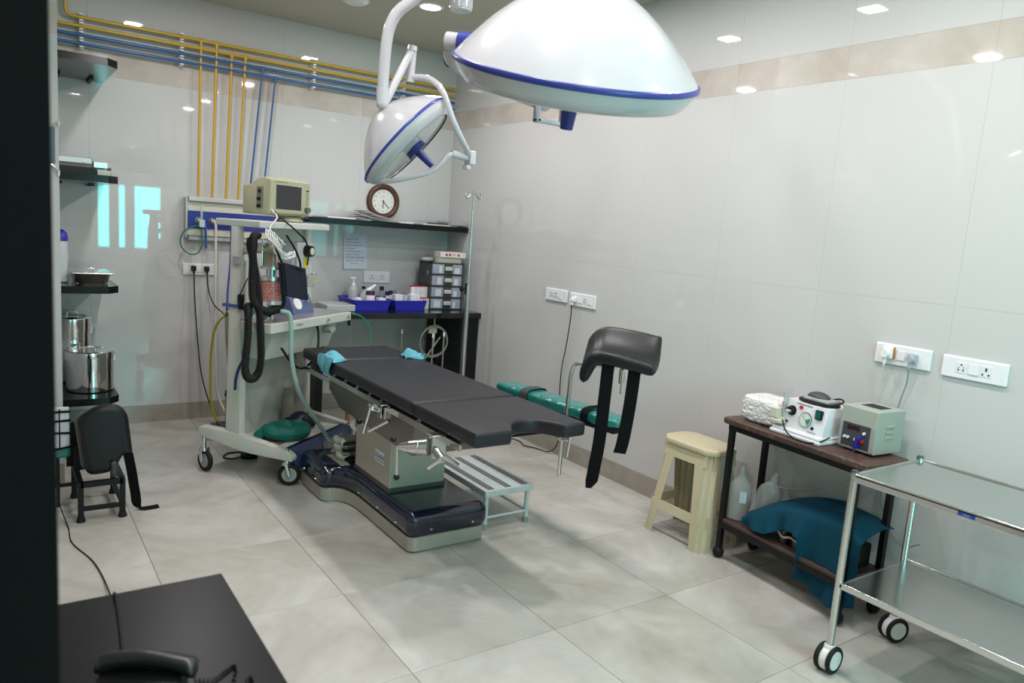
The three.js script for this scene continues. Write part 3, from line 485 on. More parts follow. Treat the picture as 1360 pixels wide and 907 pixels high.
// ------------------------------------------------------------------ electric sockets
function dots(list, r, d, mat) { return list.map(([x, y]) => rod([x, y, d - 0.001], [x, y, d + 0.0012], r, r, 10)); }
const mHole = M([0.015, 0.015, 0.015], 0.8), mModule = M([0.76, 0.77, 0.79], 0.32);
function socketPlate(label, pos, turn, w, h, kinds) { // local: face +z, origin at the plate centre
  const t = thing('socket_plate', label, 'socket', pos, turn);
  part(t, 'plate', [bx(-w / 2, w / 2, -h / 2, h / 2, 0, 0.010, 0.004), bx(-w / 2 + 0.002, w / 2 - 0.002, -h / 2 - 0.0, h / 2 - 0.004, 0.006, 0.012, 0.003)], mPlate);
  for (const [k, x] of kinds) {
    if (k === 'five') { const m = part(t, 'outlet', bx(x - 0.021, x + 0.021, -0.021, 0.021, 0.010, 0.0135, 0.001), mModule); part(m, 'pin_hole', dots([[x, 0.011], [x - 0.009, -0.009], [x + 0.009, -0.009]], 0.0032, 0.0135), mHole); part(m, 'pin_hole', dots([[x - 0.009, 0.001], [x + 0.009, 0.001]], 0.0018, 0.0135), mHole); }
    if (k === 'three') { const m = part(t, 'outlet', bx(x - 0.021, x + 0.021, -0.021, 0.021, 0.010, 0.0135, 0.001), mModule); part(m, 'pin_hole', [bx(x - 0.003, x + 0.003, 0.002, 0.015, 0.0125, 0.0145), ...dots([[x - 0.011, -0.011], [x + 0.011, -0.011]], 0.0035, 0.0135)], mHole); }
    if (k === 'switch') { const m = part(t, 'switch', bx(x - 0.020, x + 0.020, -0.021, 0.021, 0.010, 0.0135, 0.001), mModule); part(m, 'rocker', prism([[0.012, -0.019], [0.0165, -0.019], [0.0135, 0.019], [0.012, 0.019]], x - 0.018, x + 0.018, 'zy'), mModule); }
  }
  return t;
}
function plugTop(label, pos, turn, mat, s = 1, mate, cord, cordR, cordMat) { const t = thing('plug', label, 'plug', pos, turn); if (cord) { const c = Math.cos(turn), n = Math.sin(turn); part(t, 'cord', bend(cord.map(p => { const x = p[0] - pos[0], z = p[2] - pos[2]; return [x * c - z * n, p[1] - pos[1], x * n + z * c]; }), cordR, 90, 8), cordMat); } part(t, 'body', [bx(-0.021 * s, 0.021 * s, -0.021 * s, 0.023 * s, 0, 0.022, 0.006), rod([0, -0.002, 0.02], [0, -0.002, 0.042], 0.019 * s, 0.015 * s, 18)], mat); part(t, 'cord_grip', rod([0, -0.015 * s, 0.025], [0, -0.045 * s, 0.030], 0.007, 0.005, 12), mat); if (mate) part(t, 'adapter_edge', bx(0.021 * s, 0.026 * s, -0.022 * s, 0.024 * s, 0.006, 0.012), M([0.45, 0.16, 0.02], 0.5), 'orange edge strip'); return t; }
const RW = -Math.PI / 2; // turn for things on the right wall
socketPlate('small white two outlet socket plate nearest the drip stand', [0, 1.072, 1.525], RW, 0.235, 0.082, [['five', -0.045], ['three', 0.0], ['switch', 0.045]].map(k => k));
socketPlate('white socket plate with white plug and black cord above leg holder', [0, 1.066, 1.80], RW, 0.255, 0.085, [['five', -0.065], ['switch', -0.02], ['five', 0.03], ['switch', 0.075]]);
socketPlate('white socket plate holding two plugs above the equipment table', [0, 1.08, 3.875], RW, 0.235, 0.085, [['five', -0.06], ['switch', -0.005], ['five', 0.045]]);
socketPlate('empty white socket plate above the steel trolley', [0, 1.076, 4.155], RW, 0.24, 0.085, [['five', -0.045], ['switch', 0.0], ['three', 0.045]]);
socketPlate('white socket plate with two black plugs below the gas panel', [-1.94, 1.056, 0], 0, 0.225, 0.078, [['five', -0.04], ['switch', 0.0], ['five', 0.045]]);
socketPlate('empty white twin socket plate under the taped notice', [-0.622, 1.035, 0], 0, 0.225, 0.092, [['three', -0.045], ['switch', 0.0], ['three', 0.045]]);
plugTop('white plug with black cord in the side wall', [-0.013, 1.066, 1.735], RW, mWhite, 0.8, false, [[-0.043, 1.025, 1.737], [-0.04, 0.95, 1.735], [-0.03, 0.75, 1.70], [-0.02, 0.58, 1.66], [-0.02, 0.30, 1.67], [-0.02, 0.10, 1.69], [-0.03, 0.012, 1.62], [-0.06, 0.005, 1.50], [-0.10, 0.005, 1.42], [-0.07, 0.005, 1.33], [-0.09, 0.005, 1.22], [-0.14, 0.012, 1.15]], 0.0035, mCord);
plugTop('large white plug with orange edged adapter', [-0.013, 1.085, 3.82], RW, mWhite, 1.1, true, [[-0.045, 1.04, 3.82], [-0.035, 0.98, 3.815], [-0.02, 0.88, 3.80], [-0.012, 0.70, 3.77], [-0.012, 0.5, 3.72], [-0.03, 0.42, 3.6], [-0.03, 0.36, 3.45], [-0.03, 0.35, 3.36]], 0.0035, M([0.6, 0.6, 0.55], 0.5));
plugTop('grey plug beside the large white plug', [-0.013, 1.078, 3.925], RW, M([0.38, 0.40, 0.44], 0.4), 0.9, false, [[-0.043, 1.036, 3.925], [-0.03, 0.98, 3.92], [-0.018, 0.90, 3.90], [-0.012, 0.80, 3.885], [-0.012, 0.66, 3.90], [-0.012, 0.45, 3.88], [-0.03, 0.30, 4.0], [-0.05, 0.34, 4.08]], 0.003, M([0.25, 0.27, 0.3], 0.5));
plugTop('round black plug in wall socket nearest the corner shelves', [-1.985, 1.062, 0.013], 0, mBlack, 0.8, false, [[-1.985, 1.026, 0.043], [-1.984, 0.92, 0.05], [-1.978, 0.75, 0.07], [-1.965, 0.55, 0.09], [-1.945, 0.35, 0.10], [-1.90, 0.15, 0.14], [-1.86, 0.03, 0.22], [-1.80, 0.006, 0.32]], 0.004, mCord);
plugTop('round black plug next to the white gas hose', [-1.9, 1.06, 0.013], 0, mBlack, 0.8, false, [[-1.90, 1.024, 0.043], [-1.898, 0.94, 0.06], [-1.88, 0.84, 0.12], [-1.85, 0.79, 0.25], [-1.88, 0.80, 0.5], [-1.95, 0.88, 0.8], [-1.945, 0.9, 1.03]], 0.004, mCord);
single('power_adapter', 'small black adapter lying on floor under the table end', 'adapter', [bx(-0.17, -0.08, 0, 0.026, 1.10, 1.16, 0.008)], mBlack);

// ------------------------------------------------------------------ gas pipes
{
  const r = 0.0105, z = 0.045;
  const run = (name, label, y, mat, x0, up, drops) => {
    const t = thingW(name, label, 'pipe', [-1.4, y, z]);
    part(t, 'pipe', up ? [...bend([[x0, CEIL - 0.001, z], [x0, y + 0.06, z], [x0 + 0.004, y + 0.02, z], [x0 + 0.022, y + 0.003, z], [x0 + 0.07, y, z]], r, 40), rod([x0 + 0.06, y, z], [-0.035, y, z], r)] : rod([x0, y, z], [-0.035, y, z], r), mat);
    for (const [x, y1, x2 = x] of drops) { const d = part(t, 'drop_pipe', rod([x2, y1, z], [x, y, z], mat === mBluePipe ? 0.0068 : 0.0085), mat); part(d, 'tee_joint', [rod([x - 0.016, y, z], [x + 0.016, y, z], r * 1.2), rod([x, y, z], [x, y - 0.024, z], r * 1.1)], mat); }
  };
  run('gas_pipe', 'topmost yellow gas pipe bending up into the ceiling', 2.553, mYellowPipe, -2.723, true, [[-1.958, 1.53, -1.964], [-1.86, 1.53, -1.876]]);
  run('gas_pipe', 'second yellow gas pipe just above the blue pipes', 2.502, mYellowPipe, -2.83, false, [[-1.763, 1.53, -1.786], [-1.674, 1.53, -1.706]]);
  run('gas_pipe', 'upper blue gas pipe below the yellow pipes', 2.450, mBluePipe, -2.83, false, [[-1.557, 1.53, -1.632]]);
  run('gas_pipe', 'lowest blue gas pipe along the beige tile band', 2.400, mBluePipe, -2.83, false, [[-1.468, 1.53, -1.54]]);
  const clampLabels = ['white pipe clamp rail above the topmost corner shelf', 'white pipe clamp rail beside the first yellow drop pipe', 'white pipe clamp rail between blue drop pipes and lamp arm', 'white pipe clamp rail nearest the tiled room corner'];
  [-2.64, -2.075, -1.197, -0.49].forEach((x, ci) => {
    const t = thingW('pipe_clamp', clampLabels[ci], 'pipe clamp', [x, 2.375, 0.02], 'clamp rails holding the gas pipes');
    part(t, 'rail', [bx(x - 0.012, x + 0.012, 2.372, 2.582, 0.0, 0.026, 0.002)], mWhite);
    for (const y of [2.553, 2.502, 2.450, 2.400]) part(t, 'saddle', [bx(x - 0.011, x + 0.011, y - 0.021, y - 0.0125, 0.026, 0.06, 0.002), bx(x - 0.011, x + 0.011, y + 0.0125, y + 0.021, 0.026, 0.06, 0.002)], mWhite);
  });
}
// ------------------------------------------------------------------ bed-head gas panel
{
  const t = thingW('bedhead_unit', 'cream and blue wall mounted medical gas outlet panel', 'gas panel', [-1.7, 1.25, 0.03]);
  const x0 = -2.035, x1 = -1.36;
  part(t, 'housing', [bx(x0, x1, 1.285, 1.535, 0, 0.06, 0.006)], mCream);
  part(t, 'top_rail', bx(x0 + 0.004, x1, 1.515, 1.545, 0.0, 0.085, 0.004), mAlu, 'brushed aluminium top rail');
  part(t, 'bottom_rail', bx(x0 + 0.01, x1, 1.255, 1.283, 0.0, 0.05, 0.004), mAlu);
  part(t, 'end_cap', bx(x0 - 0.012, x0, 1.27, 1.54, 0, 0.065, 0.003), mAlu);
  part(t, 'blue_fascia', [bx(x0 + 0.003, x1, 1.335, 1.452, 0.055, 0.068, 0.002)], mBlue, 'royal blue fascia');
  for (const x of [-1.967, -1.88, -1.796, -1.712, -1.629, -1.54]) { const o = part(t, 'gas_outlet', [rod([x, 1.392, 0.066], [x, 1.392, 0.076], 0.024, 0.022, 28)], mChrome, 'chrome ringed gas outlet'); part(o, 'outlet_core', rod([x, 1.392, 0.074], [x, 1.392, 0.082], 0.0165, 0.014, 22), mBlack); }
  // probes and hoses plugged into it
  const fm = thingW('flow_meter', 'small clear oxygen flow meter plugged into the first blue outlet', 'flow meter', [-1.955, 1.34, 0.1]);
  part(fm, 'block', [bx(-1.972, -1.938, 1.345, 1.395, 0.083, 0.125, 0.004), rod([-1.967, 1.392, 0.08], [-1.967, 1.392, 0.1], 0.012)], M([0.5, 0.62, 0.6], 0.3));
  part(fm, 'tube', cyl(-1.955, 1.395, 1.50, 0.105, 0.009, 0.009, 16), M([0.85, 0.88, 0.88], 0.05, 0, { transmission: 0.7, thickness: 0 }));
  single('oxygen_tube', 'loop of green oxygen tubing hanging from the flow meter', 'tube', bend([[-1.955, 1.342, 0.105], [-1.95, 1.28, 0.105], [-1.955, 1.21, 0.105], [-1.985, 1.168, 0.105], [-2.03, 1.165, 0.10], [-2.075, 1.205, 0.10], [-2.085, 1.26, 0.10], [-2.06, 1.315, 0.10], [-2.01, 1.345, 0.10], [-1.975, 1.36, 0.10]], 0.0045, 100, 8), mGreen);
  single('gas_hose', 'short blue hose hanging below the flow meter', 'hose', bend([[-1.935, 1.39, 0.10], [-1.93, 1.34, 0.11], [-1.925, 1.27, 0.10], [-1.92, 1.21, 0.09]], 0.008, 30, 10), M([0.06, 0.09, 0.35], 0.5));
  single('gas_hose', 'white gas hose running from second blue outlet to the floor', 'hose', [rod([-1.88, 1.392, 0.078], [-1.88, 1.392, 0.115], 0.012), ...bend([[-1.88, 1.392, 0.10], [-1.876, 1.395, 0.118], [-1.87, 1.375, 0.125], [-1.867, 1.28, 0.125], [-1.866, 1.0, 0.125], [-1.862, 0.7, 0.125], [-1.857, 0.42, 0.13], [-1.845, 0.2, 0.15], [-1.80, 0.07, 0.22], [-1.77, 0.03, 0.32]], 0.0085, 100, 10)], M([0.66, 0.65, 0.55], 0.45));
  single('gas_hose', 'purple blue hose dropping from third outlet behind machine post', 'hose', [rod([-1.796, 1.392, 0.078], [-1.796, 1.39, 0.11], 0.011), ...bend([[-1.796, 1.39, 0.10], [-1.78, 1.388, 0.115], [-1.768, 1.36, 0.12], [-1.765, 1.25, 0.12], [-1.77, 1.1, 0.125], [-1.785, 0.95, 0.14], [-1.80, 0.8, 0.18]], 0.007, 60, 10)], M([0.06, 0.05, 0.33], 0.5));
  single('gas_hose', 'yellow hose bending down behind the anaesthesia machine post', 'hose', bend([[-1.80, 0.80, 0.42], [-1.87, 0.77, 0.36], [-1.905, 0.70, 0.32], [-1.92, 0.55, 0.28], [-1.92, 0.35, 0.26], [-1.91, 0.15, 0.26], [-1.88, 0.04, 0.28]], 0.008, 60, 10), M([0.55, 0.48, 0.03], 0.45));
}
{ // suction jar behind the machine
  const t = thingW('suction_jar', 'clear suction jar with black lid and yellow float behind machine', 'suction jar', [-1.83, 0, 0.42]);
  part(t, 'base', [bx(-1.93, -1.73, 0, 0.05, 0.33, 0.52, 0.008), bx(-1.91, -1.82, 0.05, 0.075, 0.40, 0.53, 0.004)], M([0.05, 0.05, 0.05], 0.5));
  part(t, 'jar', lathe([[0.055, 0.06], [0.062, 0.07], [0.062, 0.25], [0.058, 0.26]], -1.80, 0, 0.42, 28), M([0.75, 0.78, 0.72], 0.08, 0, { transmission: 0.8, thickness: 0 }));
  part(t, 'lid', [cyl(-1.80, 0.25, 0.285, 0.42, 0.066, 0.06, 24), cyl(-1.80, 0.285, 0.31, 0.42, 0.02)], mBlack);
  part(t, 'float', ball(-1.795, 0.12, 0.44, 0.04, 1, 18), M([0.5, 0.5, 0.06], 0.4), 'yellow green float');
  part(t, 'bag', sheet((u, v) => { const a = u * Math.PI * 2; return [-1.815 + Math.cos(a) * (0.035 + 0.012 * v) * (1 + 0.25 * Math.sin(a * 3 + v * 5)), 0.31 + v * 0.5, 0.42 + Math.sin(a) * 0.035 * (1 + 0.2 * Math.sin(a * 2 + v * 9))]; }, 22, 20), M([0.6, 0.6, 0.5], 0.2, 0, { transmission: 0.7, thickness: 0 }), 'clear crinkled plastic sleeve');
}
// ------------------------------------------------------------------ anaesthesia machine (local: +x right, +z front)
const MA = { pos: [-1.72, 0, 1.136], turn: 0.66 };
const toWorld = (p) => { const c = Math.cos(MA.turn), s = Math.sin(MA.turn); return [MA.pos[0] + c * p[0] + s * p[2], p[1], MA.pos[2] - s * p[0] + c * p[2]]; };
const W = (a) => a.map(toWorld);
{
  const t = thing('anaesthesia_machine', 'pale green anaesthesia machine with worktop, top shelf and castors', 'machine', MA.pos, MA.turn);
  for (const s of [-1, 1]) { const x0 = s < 0 ? -0.355 : 0.305, b = prism(roundShape([[-0.30, 0.205], [-0.295, 0.262], [-0.10, 0.258], [0.27, 0.205], [0.325, 0.175], [0.32, 0.145], [0.0, 0.150]], [0.02, 0.03, 0.05, 0.03, 0.02, 0.01, 0.1]), x0, x0 + 0.05, 'zy', 0.006); part(t, 'side_beam', b, mMachine); }
  part(t, 'base_deck', [bx(-0.31, 0.31, 0.165, 0.19, -0.27, 0.275)], mMachine);
  part(t, 'deck_channel', bx(-0.30, 0.30, 0.185, 0.197, 0.235, 0.275), mBlack);
  part(t, 'kick_plate', prism([[0.275, 0.205], [0.300, 0.195], [0.322, 0.09], [0.300, 0.09]], -0.305, 0.31, 'zy', 0.003), M([0.045, 0.065, 0.16], 0.35), 'slate blue kick plate');
  part(t, 'kick_sticker', sheet((u, v) => [-0.02 + u * 0.22, 0.175 - v * 0.055 + (u < 0.3 ? 0 : 0), 0.3065 + v * 0.0117], 2, 2), M([0.36, 0.34, 0.29], 0.6), 'beige worn sticker');
  for (const [x, z, a] of [[-0.345, -0.26, 0.3], [-0.33, 0.275, -0.5], [0.33, 0.275, 0.4], [0.33, -0.26, 0.2]]) {
    const dx = Math.cos(a), dz = Math.sin(a), o = [x - dz * 0.015, 0.063, z + dx * 0.015];
    const k = part(t, 'castor', [cyl(x, 0.125, 0.205, z, 0.012), cyl(x, 0.118, 0.135, z, 0.028, 0.022), ...[-1, 1].map(s => rod([x + dx * 0.022 * s, 0.13, z + dz * 0.022 * s], [o[0] + dx * 0.022 * s, 0.06, o[2] + dz * 0.022 * s], 0.012, 0.010)), rod([o[0] - dx * 0.03, 0.063, o[2] - dz * 0.03], [o[0] + dx * 0.03, 0.063, o[2] + dz * 0.03], 0.008)], mChrome, 'chrome castor');
    part(k, 'tyre', ring(o, [dx, 0, dz], 0.049, 0.014, 36, 12), mRubber); part(k, 'wheel_disc', [rod([o[0] - dx * 0.010, 0.063, o[2] - dz * 0.010], [o[0] + dx * 0.010, 0.063, o[2] + dz * 0.010], 0.042, 0.042, 28)], mGrey);
  }
  for (const x of [-0.35, 0.30]) part(t, 'side_post', prism([[-0.115, 0.22], [-0.02, 0.22], [-0.03, 0.85], [-0.055, 1.40], [-0.10, 1.40]], x, x + 0.05, 'zy', 0.005), mMachine);
  part(t, 'back_panel', [bx(-0.305, 0.305, 0.19, 0.90, -0.13, -0.115), bx(-0.305, -0.20, 0.88, 1.20, -0.125, -0.11, 0.002)], M([0.42, 0.45, 0.41], 0.35));
  part(t, 'rear_crossbar', bx(0.0, 0.305, 1.27, 1.395, -0.12, -0.08, 0.004), mMachine);
  part(t, 'top_shelf', [bx(-0.352, 0.335, 1.392, 1.428, -0.20, 0.085, 0.006), bx(-0.34, 0.32, 1.426, 1.4285, -0.19, 0.075)], M([0.56, 0.57, 0.54], 0.35));
  const [bg, bm] = print(0.05, 0.008, canvasTex(160, 32, (g, w, h) => { g.fillStyle = '#c9ccc6'; g.fillRect(0, 0, w, h); g.fillStyle = '#555a60'; g.font = '26px sans-serif'; g.textAlign = 'center'; g.fillText('Fabius', w / 2, 25); }), 0.4, [0.24, 1.41, 0.0856]); part(t, 'shelf_lettering', bg, bm);
  const tr = part(t, 'worktop', [bx(-0.39, 0.45, 0.838, 0.892, 0.0, 0.195, 0.006), bx(-0.30, 0.45, 0.838, 0.892, -0.12, 0.01, 0.006)], M([0.56, 0.57, 0.53], 0.35));
  part(tr, 'work_surface', [bx(-0.375, 0.435, 0.891, 0.8935, 0.01, 0.178, 0.001), bx(-0.28, 0.435, 0.891, 0.8933, -0.105, 0.015, 0.001)], M([0.36, 0.35, 0.32], 0.12, 0.3), 'glossy grey work surface');
  const [dg, dm] = print(0.085, 0.026, canvasTex(256, 80, (g, w, h) => { g.fillStyle = '#c4c7bf'; g.fillRect(0, 0, w, h); g.fillStyle = '#1e2233'; g.font = 'bold 62px sans-serif'; g.textAlign = 'center'; g.fillText('Dräger', w / 2, 60); }), 0.4, [-0.125, 0.866, 0.1957]); part(tr, 'lettering', dg, dm, 'dark navy maker lettering');
  for (const [x, m] of [[0.165, mChrome], [0.40, mChrome]]) part(tr, 'front_knob', rod([x, 0.866, 0.195], [x, 0.866, 0.21], 0.011, 0.009), m);
  part(tr, 'corner_knob', [rod([0.445, 0.872, 0.17], [0.475, 0.872, 0.17], 0.017), cyl(0.468, 0.80, 0.86, 0.17, 0.010)], mBlack);
  part(t, 'front_panel', prism([[-0.10, 0.675], [0.09, 0.675], [0.15, 0.838], [-0.10, 0.838]], -0.30, 0.36, 'zy', 0.004), M([0.50, 0.54, 0.50], 0.35));
  part(t, 'suction_regulator', [rod([0.22, 0.80, 0.145], [0.22, 0.80, 0.20], 0.02), rod([0.26, 0.80, 0.145], [0.26, 0.80, 0.19], 0.016)], mGrey);
  // vaporiser column
  const va = part(t, 'vaporiser', [bx(0.085, 0.245, 1.12, 1.315, -0.09, 0.03, 0.006), bx(0.12, 0.20, 1.02, 1.13, -0.06, 0.02, 0.006)], M([0.46, 0.48, 0.48], 0.4), 'grey vaporiser block');
  const kn = part(va, 'dial', rod([0.175, 1.265, 0.03], [0.175, 1.265, 0.07], 0.036, 0.032, 28), mBlack, 'black control dial'); part(kn, 'dial_cap', rod([0.175, 1.265, 0.069], [0.175, 1.265, 0.073], 0.022, 0.021, 24), M([0.55, 0.54, 0.42], 0.5));
  part(va, 'warning_label', bx(0.15, 0.198, 1.165, 1.225, 0.0295, 0.032), M([0.60, 0.50, 0.03], 0.5), 'yellow label');
  part(va, 'filler_port', [bx(0.17, 0.25, 1.05, 1.12, -0.03, 0.05, 0.005), rod([0.245, 1.12, 0.03], [0.265, 1.135, 0.04], 0.014)], mGrey); part(va, 'filler_tag', bx(0.235, 0.26, 1.07, 1.09, 0.05, 0.052), mYellow);
  part(va, 'hanger_rod', cyl(0.15, 0.89, 1.03, -0.02, 0.008), mBlackMetal);
  const gb = part(t, 'manometer', prism([[-0.09, 0.893], [0.06, 0.893], [0.055, 0.92], [0.02, 1.0], [-0.09, 1.005]], 0.02, 0.235, 'zy', 0.006), M([0.10, 0.13, 0.26], 0.4), 'slate blue gauge unit');
  part(gb, 'dial', (() => { const g = new THREE.CylinderGeometry(0.035, 0.037, 0.008, 28); g.rotateX(Math.PI / 2 - 0.41); g.translate(0.075, 0.955, 0.046); return g; })(), mWhite, 'white round dial'); part(gb, 'knob', rod([0.17, 0.965, 0.035], [0.17, 0.972, 0.055], 0.012), mChrome);
  // absorber
  const mRing = M([0.6, 0.62, 0.62], 0.25, 0.7);
  const ab = part(t, 'absorber', [cyl(-0.265, 0.905, 1.36, 0.10, 0.02), cyl(-0.265, 0.985, 1.005, 0.10, 0.062, 0.062, 32), cyl(-0.265, 1.115, 1.135, 0.10, 0.062, 0.062, 32), cyl(-0.265, 1.135, 1.18, 0.10, 0.028), cyl(-0.265, 1.175, 1.19, 0.10, 0.06, 0.06, 32), cyl(-0.265, 1.30, 1.315, 0.10, 0.06, 0.06, 32)], mRing, 'steel absorber frame');
  part(ab, 'lime_canister', cyl(-0.265, 1.005, 1.115, 0.10, 0.056, 0.056, 32), M([1, 1, 1], 0.25, 0, { map: tex(128, (u, v) => { const f = fbm(u * 40, v * 20, 3, 2); return [0.72 + 0.5 * f, 0.47 + 0.6 * f, 0.43 + 0.6 * f]; }) }), 'pink granules in a clear canister');
  part(ab, 'upper_chamber', cyl(-0.265, 1.19, 1.30, 0.10, 0.05, 0.05, 32), M([0.30, 0.22, 0.17], 0.15));
  for (let i = 0; i < 4; i++) { const a = 0.5 + i * 1.571; part(ab, 'tie_rod', cyl(-0.265 + Math.cos(a) * 0.055, 1.185, 1.335, 0.10 + Math.sin(a) * 0.055, 0.0045), mChrome); }
  part(t, 'valve_block', [rod([-0.34, 0.955, 0.10], [-0.25, 0.955, 0.10], 0.018), cyl(-0.335, 0.89, 0.98, 0.10, 0.02), cyl(-0.335, 0.98, 1.0, 0.10, 0.026), rod([-0.335, 0.92, 0.10], [-0.335, 0.92, 0.16], 0.014), rod([-0.385, 0.905, 0.13], [-0.30, 0.905, 0.13], 0.009), ball(-0.385, 0.905, 0.13, 0.015)], mChrome);
  part(t, 'bag_arm', [rod([-0.30, 1.26, -0.05], [-0.30, 1.285, 0.12], 0.018), rod([-0.30, 1.285, 0.10], [-0.30, 1.285, 0.15], 0.024, 0.028)], M([0.42, 0.42, 0.3], 0.4));
  part(t, 'post_bracket', [bx(-0.372, -0.345, 1.19, 1.235, -0.07, -0.03, 0.003)], mGrey); part(t, 'post_clip', bx(-0.362, -0.30, 0.955, 0.972, -0.14, -0.01, 0.002), M([0.05, 0.09, 0.28], 0.5), 'blue clip');
  part(t, 'sensor', [cyl(-0.36, 0.985, 1.03, -0.02, 0.018), cyl(-0.36, 0.95, 0.985, -0.02, 0.015), rod([-0.362, 1.03, -0.025], [-0.36, 1.12, 0.02], 0.003)], mBlack);
  // hoses
  single('breathing_hose', 'black corrugated breathing hose hanging in a long loop on machine', 'hose', corrugated(W([[-0.4, 0.96, 0.05], [-0.43, 0.98, 0.08], [-0.47, 0.955, 0.11], [-0.495, 0.86, 0.13], [-0.52, 0.74, 0.14], [-0.525, 0.66, 0.14], [-0.5, 0.615, 0.14], [-0.455, 0.605, 0.14], [-0.415, 0.63, 0.14], [-0.395, 0.7, 0.14], [-0.4, 0.8, 0.14], [-0.415, 0.95, 0.14], [-0.43, 1.12, 0.13], [-0.435, 1.22, 0.11], [-0.42, 1.29, 0.08], [-0.38, 1.33, 0.05]]), 0.019), mRubber);
  single('breathing_hose', 'black corrugated hose curling under the blood pressure cuff', 'hose', corrugated(W([[-0.35, 1.355, 0.07], [-0.41, 1.345, 0.09], [-0.455, 1.29, 0.12], [-0.47, 1.2, 0.13], [-0.47, 1.1, 0.13], [-0.455, 1.02, 0.13], [-0.415, 0.975, 0.14], [-0.35, 0.955, 0.15], [-0.27, 0.965, 0.15], [-0.22, 1.0, 0.14], [-0.2, 1.05, 0.12]]), 0.019), mRubber);
  const mClear = M([0.42, 0.62, 0.58], 0.25, 0, { transmission: 0.35, thickness: 0 });
  single('clear_tube', 'pale green tube curving down beside the machine post', 'tube', bend(W([[-0.34, 0.97, 0.12], [-0.37, 0.975, 0.10], [-0.405, 0.945, 0.08], [-0.425, 0.88, 0.07], [-0.435, 0.80, 0.07], [-0.44, 0.735, 0.07]]), 0.016, 60, 14), mClear);
  single('clear_tube', 'long pale green tube trailing from worktop onto the navy base', 'tube', bend([...W([[-0.29, 0.955, 0.19], [-0.27, 0.945, 0.22], [-0.262, 0.88, 0.23], [-0.255, 0.70, 0.235], [-0.22, 0.52, 0.26], [-0.13, 0.36, 0.30], [-0.06, 0.25, 0.335]]), [-1.555, 0.215, 1.545], [-1.50, 0.206, 1.60]], 0.0125, 90, 12), mClear);
  single('tube_connector', 'blue connector joining green tube and navy tube', 'connector', [rod(...W([[-0.44, 0.745, 0.07], [-0.445, 0.70, 0.075]]), 0.017, 0.014)], M([0.05, 0.10, 0.38], 0.4));
  single('navy_tube', 'short navy tube curving down from the blue connector', 'tube', bend(W([[-0.445, 0.705, 0.075], [-0.465, 0.66, 0.06], [-0.48, 0.60, 0.05], [-0.48, 0.54, 0.045]]), 0.008, 40, 10), M([0.012, 0.014, 0.09], 0.4));
  single('black_cable', 'black cable drooping under the machine worktop', 'cord', bend(W([[-0.24, 0.74, 0.16], [-0.20, 0.66, 0.20], [-0.12, 0.615, 0.21], [-0.02, 0.635, 0.21], [0.06, 0.70, 0.20], [0.11, 0.80, 0.17], [0.125, 0.836, 0.15]]), 0.007, 60, 10), mCord);
  single('oxygen_tube', 'thin green tube arching from worktop corner to the floor', 'tube', bend([...W([[0.475, 0.872, 0.17]]), [-1.19, 0.87, 1.0], [-1.13, 0.82, 1.0], [-1.10, 0.74, 1.0], [-1.105, 0.6, 1.02], [-1.12, 0.35, 1.05], [-1.14, 0.05, 1.08], [-1.15, 0.006, 1.14]], 0.004, 80, 8), M([0.01, 0.28, 0.16], 0.4));
  // cables hanging from the monitor
  const loops = []; for (let i = 0; i < 6; i++) { const o = i * 0.016; loops.push(bend(W([[-0.42 + o * 0.9, 1.392 - 0.004 * i, 0.17], [-0.455 + o, 1.355 - o * 0.5, 0.20 + 0.004 * i], [-0.43 + o * 1.2, 1.32 - o, 0.225], [-0.34 + o * 0.8, 1.262 - o * 0.3 + 0.012 * (i % 2), 0.23], [-0.27 + o * 0.4, 1.275 - 0.012 * (i % 3), 0.225], [-0.245 + o * 0.2, 1.23 + 0.01 * i, 0.215], [-0.23, 1.19, 0.205]]), 0.0036, 60, 8)); }
  const wc = thing('sensor_cables', 'bundle of white sensor cables looped under the monitor', 'cables', [0, 0, 0]); for (const l of loops) part(wc, 'cable_loop', l, M([0.66, 0.66, 0.64], 0.45)); part(wc, 'lead', bend([[-1.83, 1.535, 1.13], [-1.82, 1.49, 1.20], [-1.815, 1.46, 1.28], ...W([[-0.385, 1.385, 0.172], [-0.36, 1.355, 0.195], [-0.32, 1.315, 0.215]])], 0.0042, 50, 8), M([0.66, 0.66, 0.64], 0.45)); part(wc, 'connector', rod(...W([[-0.23, 1.20, 0.205], [-0.225, 1.15, 0.205]]), 0.014, 0.017), mWhite);
  single('black_cable', 'black monitor cable arching down towards the vaporiser', 'cord', bend([[-1.83, 1.53, 1.135], [-1.79, 1.47, 1.20], ...W([[-0.13, 1.385, 0.16], [-0.05, 1.33, 0.17], [-0.02, 1.26, 0.17], [-0.03, 1.20, 0.17]])], 0.005, 60, 8), mCord);
  single('black_cable', 'short black cables dangling over the absorber', 'cord', [...bend(W([[-0.39, 1.36, 0.18], [-0.35, 1.26, 0.2], [-0.3, 1.2, 0.2], [-0.25, 1.17, 0.19]]), 0.006, 40, 8), ...bend(W([[-0.25, 1.36, 0.18], [-0.20, 1.29, 0.20], [-0.15, 1.22, 0.20], [-0.125, 1.17, 0.19]]), 0.006, 40, 8)], mCord);
  const cf = thing('pressure_cuff', 'navy fabric blood pressure cuff hanging in front of the vaporiser', 'pressure cuff', toWorld([-0.275, 1.045, 0.205]), 0.15); const mCuff = M([0.008, 0.012, 0.026], 0.9);
